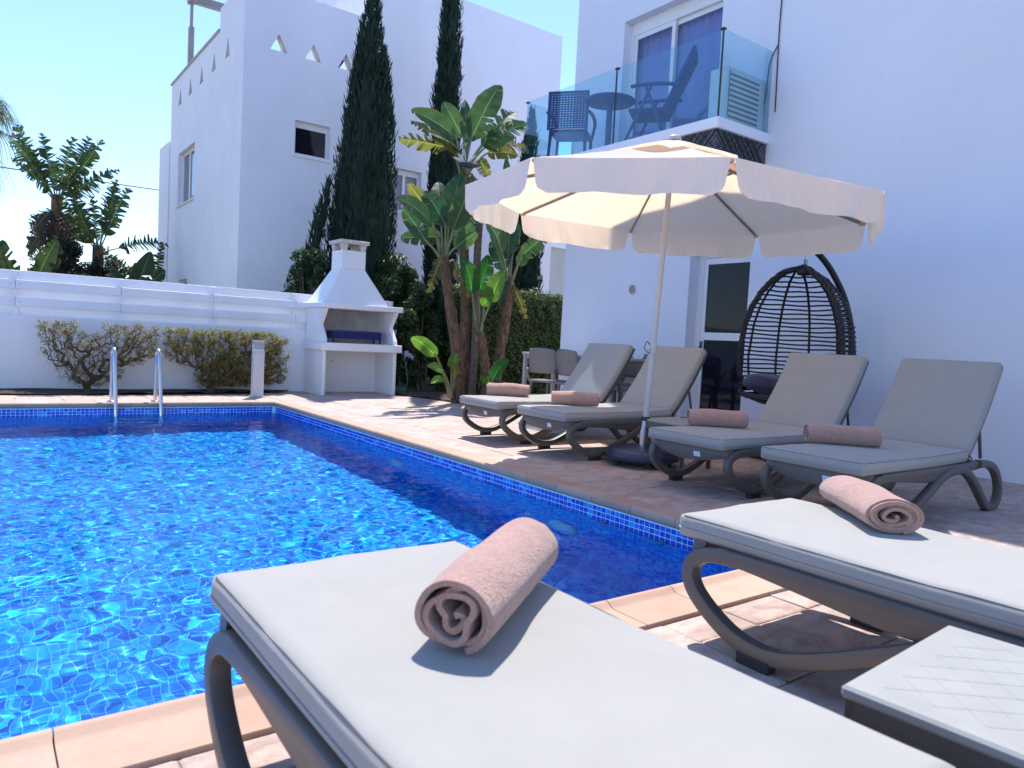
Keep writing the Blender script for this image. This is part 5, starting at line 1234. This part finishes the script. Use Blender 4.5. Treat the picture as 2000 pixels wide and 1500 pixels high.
# ---- half-bare clipped shrubs by the wall
def twig_shrub(cx, cy_, vol, label, seed, ntarget, nleaf, bare=None):
    """branches grow from one foot to random points of the clipped volume"""
    rg = random.Random(seed); t = thing('clipped_shrub', label, 'shrub', (cx, cy_, .012), 0, 'clipped shrubs along the wall'); tg = []
    x0, x1, y0, y1, z0, z1, f = vol
    while len(tg) < ntarget:
        p = Vector((rg.uniform(x0, x1), rg.uniform(y0, y1), rg.uniform(z0, z1)))
        if f(p): tg.append(p)
    tg.sort(key=lambda p: p.length+rg.uniform(-.15, .15))
    nodes = [Vector((0, 0, 0))]; par = [-1]; kids = [0]; chains = []
    for k_ in range(6):
        a = rg.uniform(0, 6.28); nodes.append(Vector((.05*cos(a), .03*sin(a), .05+.02*k_))); par.append(0)
    for p in tg:
        best = min(range(len(nodes)), key=lambda i: (nodes[i]-p).length+.25*max(0, nodes[i].length-p.length*.9)+(.0 if nodes[i].length < p.length else .4))
        q = nodes[best]; L = (p-q).length; n = max(2, int(L/.045)); prev = best
        off = Vector((rg.gauss(0, 1), rg.gauss(0, 1), rg.gauss(0, 1)))*L*.14
        for i in range(1, n+1):
            tt = i/n; pos = q.lerp(p, tt)+off*sin(pi*tt)+Vector((rg.gauss(0, .007), rg.gauss(0, .007), rg.gauss(0, .007)))
            nodes.append(pos); par.append(prev); prev = len(nodes)-1
    cnt = [0]*len(nodes); haskid = [False]*len(nodes)
    for i in range(len(nodes)-1, 0, -1):
        if not haskid[i]: cnt[i] = 1
        cnt[par[i]] += cnt[i]; haskid[par[i]] = True
    b = MB()
    for i in range(1, len(nodes)):
        r1 = .0027*cnt[i]**.46; r0 = min(.0027*cnt[par[i]]**.46, r1*1.6); a, c = nodes[par[i]], nodes[i]; d = (c-a)
        if d.length < 1e-5: continue
        d.normalize(); s1 = d.cross(Vector((.3, .5, .8))).normalized(); s2 = d.cross(s1); m_ = 5 if r1 > .006 else 3
        vs_ = [a+s1*(r0*cos(2*pi*j/m_))+s2*(r0*sin(2*pi*j/m_)) for j in range(m_)]+[c+s1*(r1*cos(2*pi*j/m_))+s2*(r1*sin(2*pi*j/m_)) for j in range(m_)]
        b.add(vs_, [(j, (j+1) % m_, m_+(j+1) % m_, m_+j) for j in range(m_)])
    b.build('branches', 'twig', t, raw=True)
    ends = [i for i in range(1, len(nodes)) if cnt[i] <= 3]; out = ([], [])
    for _ in range(nleaf):
        p = nodes[rg.choice(ends)]
        if bare and rg.random() < bare(p): continue
        leaf_cloud(1, lambda: (p+Vector((rg.gauss(0, .018), rg.gauss(0, .018), rg.gauss(0, .018))), Vector((rg.gauss(0, .4), -.3, .8))), .0145, rg, out)
    cloud_obj('foliage', out, 'shrub_leaf', t); return t
def v1(p):
    w_ = .16+.95*min(1, (p.z/.55)); return -.50*w_ < p.x < .80*w_ and not (p.x > .45 and p.z < .40-.15*(p.x-.45)) and not (-.12 < p.x < .20 and p.z > .78+.3*abs(p.x-.05))
twig_shrub(1.25, 11.38, (-.55, .95, -.17, .17, .08, .95, v1), 'sparse clipped shrub with bare brown branches, left of the pair by the wall', 31, 1150, 11000, lambda p: .55 if p.x < .3 and p.z < .75 else .1)
def v2(p): return -.62 < p.x < 1.12 and p.z > .06+.10*abs(p.x-.2) and not (p.x < -.2 and p.z < .35-.3*(p.x+.2)) and (p.x < .95 or p.z < .85)
twig_shrub(2.85, 11.38, (-.65, 1.15, -.18, .18, .08, .93, v2), 'dense clipped shrub with yellow-green top, behind the bollard lamp', 37, 1500, 30000, lambda p: .5 if p.x < .0 and p.z < .6 else .0)

# ---- plants beyond the fence on the left
def far_strelitzia(X, Y, h, n, spread, seed, label, lean=0, old=0, tear=.97):
    rg = random.Random(seed); loc = Vector((X, Y, 0)); t = thing('bird_of_paradise', label, 'plant', loc, 0, 'plants beyond the fence')
    b = MB(); b.tube([(0, 0, 0), (lean*.4, 0, h*.5), (lean, 0, h)], [.17, .15, .12], 10); b.build('trunk', 'fibre_trunk', t)
    crown = Vector((X+lean, Y, h))
    for i in range(n+old):
        isold = i >= n; a = (i*2.4+rg.uniform(-.3, .3)); sx = cos(a); el = rg.uniform(.3, 1.35) if not isold else rg.uniform(-1.35, -.45)
        d = Vector((sx*cos(el)*spread, .5*sin(a)*cos(el), sin(el))).normalized(); pl = rg.uniform(.25, .6)*(1 if not isold else .45); r0 = crown+Vector((0, 0, -.25-(rg.uniform(.0, max(.2, h-1.7)) if isold else 0)))
        b0 = r0+d*pl; tip = b0+(d+Vector((0, 0, -.25*cos(el)))).normalized()*(rg.uniform(1.0, 1.55) if not isold else rg.uniform(.5, .9))
        leaf_object('leaf', b0, tip, rg.uniform(.36, .50), tear, seed*100+i, 'leaf_far_brown' if isold else 'leaf_far', t, loc, root=r0, facing=(rg.uniform(-.6, .6), -1, rg.uniform(-.2, .6)), nseg=34)
    return t
far_strelitzia(1.62, 21.0, 3.95, 13, 1.0, 51, 'tallest ragged bird of paradise beyond the fence, dead leaves down its trunk', old=44)
far_strelitzia(2.45, 20.5, 2.8, 10, .7, 52, 'medium ragged bird of paradise beyond the fence, between its taller and lower neighbours', old=22)
far_strelitzia(2.95, 19.6, 1.3, 5, .8, 53, 'low yellowish bird of paradise just above the fence boards', tear=.3, old=6)
far_strelitzia(4.02, 22.5, 1.9, 6, .8, 54, 'small bird of paradise at the corner of the neighbour house', old=3)
far_strelitzia(1.0, 19.6, 1.5, 5, 1.1, 55, 'low bird of paradise at the far left end of the fence', tear=.6, old=4)
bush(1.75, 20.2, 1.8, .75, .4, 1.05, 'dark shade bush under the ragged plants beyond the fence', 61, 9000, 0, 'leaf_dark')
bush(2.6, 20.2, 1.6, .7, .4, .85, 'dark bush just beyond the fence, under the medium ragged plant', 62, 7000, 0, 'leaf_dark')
# drooping palm at the left edge
pm = thing('drooping_palm', 'palm with drooping fronds cut by the left edge', 'palm tree', (-.42, 17.0, 0), 0)
MB().tube([(0, 0, 0), (0, 0, 4.45)], [.2, .15], 12).build('trunk', 'bark_grey', pm)
rg = random.Random(77)
for i in range(26):
    a = i*2.399; el = rg.uniform(-.5, .9); d = Vector((cos(a)*cos(el), sin(a)*cos(el), sin(el))); c0 = Vector((0, 0, 4.45)); c1 = c0+d*.75; vs_, fs_ = [], []
    b = MB(); b.tube([c0, c0+d*.4+Vector((0, 0, .05)), c1], [.022, .016, .012], 5)
    sd_ = d.cross(Vector((0, 0, 1))).normalized()
    for k_ in range(26):
        s_ = (k_-12.5)/12.5*1.25; dd = (d*cos(s_)+sd_*sin(s_)).normalized(); L = rg.uniform(.65, .95); w_ = .016; sw = dd.cross(Vector((0, 0, 1))).normalized()*w_; o = []
        for q in range(6):
            f = q/5; p = c1+dd*(L*(f-.28*f*f))+Vector((0, 0, -1))*(L*(.75*f**2.2)); ww = 1-.85*f; o += [p-sw*ww, p+sw*ww]
        b.add(o, [(2*q, 2*q+1, 2*q+3, 2*q+2) for q in range(5)])
    b.build('frond', 'leaf_far', pm)
# overhead cable
cbl = MB().tube([(x, 30, 5.72+.1*(x+14)*.098+.0008*(x-5)**2*1.0) for x in np.linspace(-14, 30, 30)], .022, 6).build('overhead_cable', 'black_metal'); tag(cbl, 'thin overhead cable crossing the sky behind the far plants', 'cable')
for x in (-14, 30): pass
# ================================================================== BALCONY FURNITURE
simple('blue_chair', (.016, .055, .19), .5, var=.08)
BZ = 3.517
def wicker_chair(loc, rz, label):
    t = thing('balcony_chair', label, 'chair', loc, rz, 'balcony chairs')
    b = MB()                                              # seat faces +x; perforated back as a lattice
    W2, H0, H1 = .25, .42, .86
    for i in range(13):
        y = -W2+2*W2*i/12; b.bx(-.255-.05, -.235-.05, y-.009, y+.009, H0, H1)
    for i in range(15):
        z = H0+(H1-H0)*i/14; b.bx(-.258-.05, -.232-.05, -W2-.009, W2+.009, z-.009, z+.009)
    b.bx(-.262-.05, -.228-.05, -W2-.03, -W2-.009, .40, H1+.02).bx(-.262-.05, -.228-.05, W2+.009, W2+.03, .40, H1+.02).bx(-.262-.05, -.228-.05, -W2-.03, W2+.03, H1+.021, H1+.05)
    b.build('backrest', 'blue_chair', t)
    MB().box((-.02, 0, .40), (.50, .52, .05), 0, .02).build('seat', 'blue_chair', t)
    for s_ in (-1, 1):
        MB().sweep(cat_rom([(-.28, s_*.285, .64), (0, s_*.29, .665), (.22, s_*.285, .64), (.25, s_*.28, .56)], 4), rrect(.05, .03, .01, 2)).build('armrest', 'blue_chair', t)
        for x in (-.24, .21): MB().tube([(x, s_*.24, .39), (x*1.12, s_*.255, .0)], [.025, .02], 8).build('leg', 'blue_chair', t)
        MB().tube([(.24, s_*.28, .57), (.22, s_*.25, .39)], .022, 8).build('arm_post', 'blue_chair', t)
    return t
wicker_chair((6.72, 7.98, BZ), radians(38), 'blue perforated plastic chair at the left end of the balcony')
def folding_chair(loc, rz, label):
    t = thing('balcony_chair', label, 'chair', loc, rz, 'balcony chairs')
    for s_ in (-1, 1):
        MB().sweep([(-.10, s_*.25, .40), (-.42, s_*.25, 1.12)], rrect(.03, .045, .008, 2), up=(0, 1, 0)).build('back_rail', 'blue_chair', t)
        MB().sweep(cat_rom([(-.26, s_*.30, .66), (-.05, s_*.31, .675), (.2, s_*.31, .67), (.30, s_*.30, .655)], 4), rrect(.055, .035, .01, 2)).build('armrest', 'blue_chair', t)
        MB().tube([(.12, s_*.295, .65), (-.14, s_*.28, .02)], .018, 8).build('leg', 'blue_chair', t); MB().tube([(.06, s_*.295, .65), (.34, s_*.28, .02)], .018, 8).build('leg', 'blue_chair', t)
    b = MB(); b.sweep(cat_rom([(-.105, 0, .42), (-.24, 0, .74), (-.36, 0, 1.0), (-.43, 0, 1.14)], 4), rrect(.40, .018, .006, 2), up=(1, 0, .4))
    b.build('backrest', 'blue_chair', t); MB().box((.10, 0, .40), (.46, .50, .04), 0, .012).build('seat', 'blue_chair', t); MB().box((.05, 0, .05), (.5, .5, .03), 0, .008).build('foot_frame', 'blue_chair', t)
    return t
folding_chair((6.86, 6.50, BZ), radians(126), 'blue reclining chair with slanted back before the balcony window')
tb = thing('balcony_table', 'round dark blue pedestal table between the balcony chairs', 'table', (6.76, 7.27, BZ))
MB().lathe((0, 0, 0), [(0, .735), (.30, .735), (.33, .728), (.335, .715), (.325, .70), (0, .69)], 36).build('table_top', 'blue_chair', tb); MB().tube([(0, 0, .03), (0, 0, .70)], .04, 14).build('column', 'blue_chair', tb); MB().lathe((0, 0, 0), [(0, .05), (.06, .045), (.24, .015), (.25, .0)], 28).build('foot', 'blue_chair', tb)
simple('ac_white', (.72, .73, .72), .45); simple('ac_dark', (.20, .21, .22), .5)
ac = thing('air_conditioner', 'white louvred air conditioner unit at the right end of the balcony', 'air conditioner', (7.0, 5.36, BZ))
MB().bx(-.42, .26, -.12, .12, .02, .60, .008).build('casing', 'ac_white', ac)
for i in range(9): MB().bx(-.38, .14, -.135, -.121, .08+i*.056, .108+i*.056).build('louvre', 'ac_white', ac)
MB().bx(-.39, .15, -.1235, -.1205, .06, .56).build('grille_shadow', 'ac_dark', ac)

# ================================================================== DINING SET
simple('dining_taupe', (.20, .185, .17), .45, var=.06); simple('dining_metal', (.42, .41, .39), .4)
dt = thing('dining_table', 'long grey garden dining table beside the house wall', 'table', (6.74, 7.52, 0))
MB().box((0, 0, .845), (.62, 1.90, .035), 0, .006).build('table_top', 'dining_metal', dt)
for sx in (-.27, .27):
    for sy in (-.91, .91): MB().bx(sx-.025, sx+.025, sy-.025, sy+.025, .0, .827, .003).build('leg', 'dining_metal', dt)
for sx in (-.26, .26): MB().bx(sx-.012, sx+.012, -.885, .885, .775, .827).build('apron', 'dining_metal', dt)
def make_dchair():
    t = thing('dining_chair', 'x', 'chair', group='dining chairs')
    # moulded chair, seat faces +x
    b = MB(); n = 10; vs_ = []
    for i in range(9):
        f = i/8; z = .60+f*.34
        for j in range(n+1):
            u = j/n*2-1; wv = .235*(1-.25*max(0, f-.55)**1.5*2); vs_.append((-.24-.06*f+.05*u*u, u*wv, z-.02*u*u*f))
    N_ = len(vs_); vs2 = [(v[0]-.014, v[1], v[2]) for v in vs_]
    fc = [(i*(n+1)+j, i*(n+1)+j+1, (i+1)*(n+1)+j+1, (i+1)*(n+1)+j) for i in range(8) for j in range(n)]
    b.add(vs_+vs2, fc+[tuple(q+N_ for q in f)[::-1] for f in fc]+[(8*(n+1)+j, 8*(n+1)+j+1, N_+8*(n+1)+j+1, N_+8*(n+1)+j) for j in range(n)]+[(j, N_+j, N_+j+1, j+1) for j in range(n)]+[(i*(n+1), (i+1)*(n+1), N_+(i+1)*(n+1), N_+i*(n+1)) for i in range(8)]+[(i*(n+1)+n, N_+i*(n+1)+n, N_+(i+1)*(n+1)+n, (i+1)*(n+1)+n) for i in range(8)], True); b.build('backrest', 'dining_taupe', t)
    MB().box((.0, 0, .495), (.46, .46, .03), 0, .012).build('seat', 'dining_taupe', t)
    for s_ in (-1, 1):
        MB().tube([(-.20, s_*.19, .49), (-.25, s_*.225, .0)], [.022, .016], 8).build('leg', 'dining_taupe', t); MB().tube([(.19, s_*.20, .49), (.23, s_*.225, .0)], [.022, .016], 8).build('leg', 'dining_taupe', t)
        MB().sweep(cat_rom([(-.28, s_*.215, .66), (-.245, s_*.225, .55), (-.20, s_*.215, .48)], 4), rrect(.028, .03, .008, 2), up=(0, 1, 0)).build('back_post', 'dining_taupe', t)
    return t
dc = make_dchair()
for i, (x, y, rz, lab) in enumerate(((6.32, 7.62, radians(15), 'taupe moulded dining chair at the left end of the table, left of the loungers'), (6.34, 7.06, radians(-4), 'taupe moulded dining chair mostly hidden behind the farthest lounger back'), (6.36, 6.40, radians(6), 'taupe dining chair in shadow just left of the parasol pole'), (7.02, 7.0, pi, 'taupe dining chair on the wall side of the dining table'))):
    o = dc if i == 0 else copy_tree(dc); o.location = (x, y, 0); o.rotation_euler = (0, 0, rz); o['label'] = lab

# ================================================================== HOSE BESIDE THE BARBECUE
mat_leaf('hose_green', (.05, .13, .09), 0, .4)
b = MB(); b.tube([(.11*cos(i*.35)*(1+.06*sin(i*.21)), .11*sin(i*.35)*(1+.05*cos(i*.17)), .02+.0022*i*.35+.01*sin(i*.5)) for i in range(100)]+[(.16, .05, .06), (.22, .12, .2), (.22, .2, .45), (.2, .3, .7)], .013, 7); hs = b.build('garden_hose', 'hose_green'); hs.location = (5.93, 11.25, .02); tag(hs, 'coiled green garden hose on the ground right of the barbecue', 'hose')
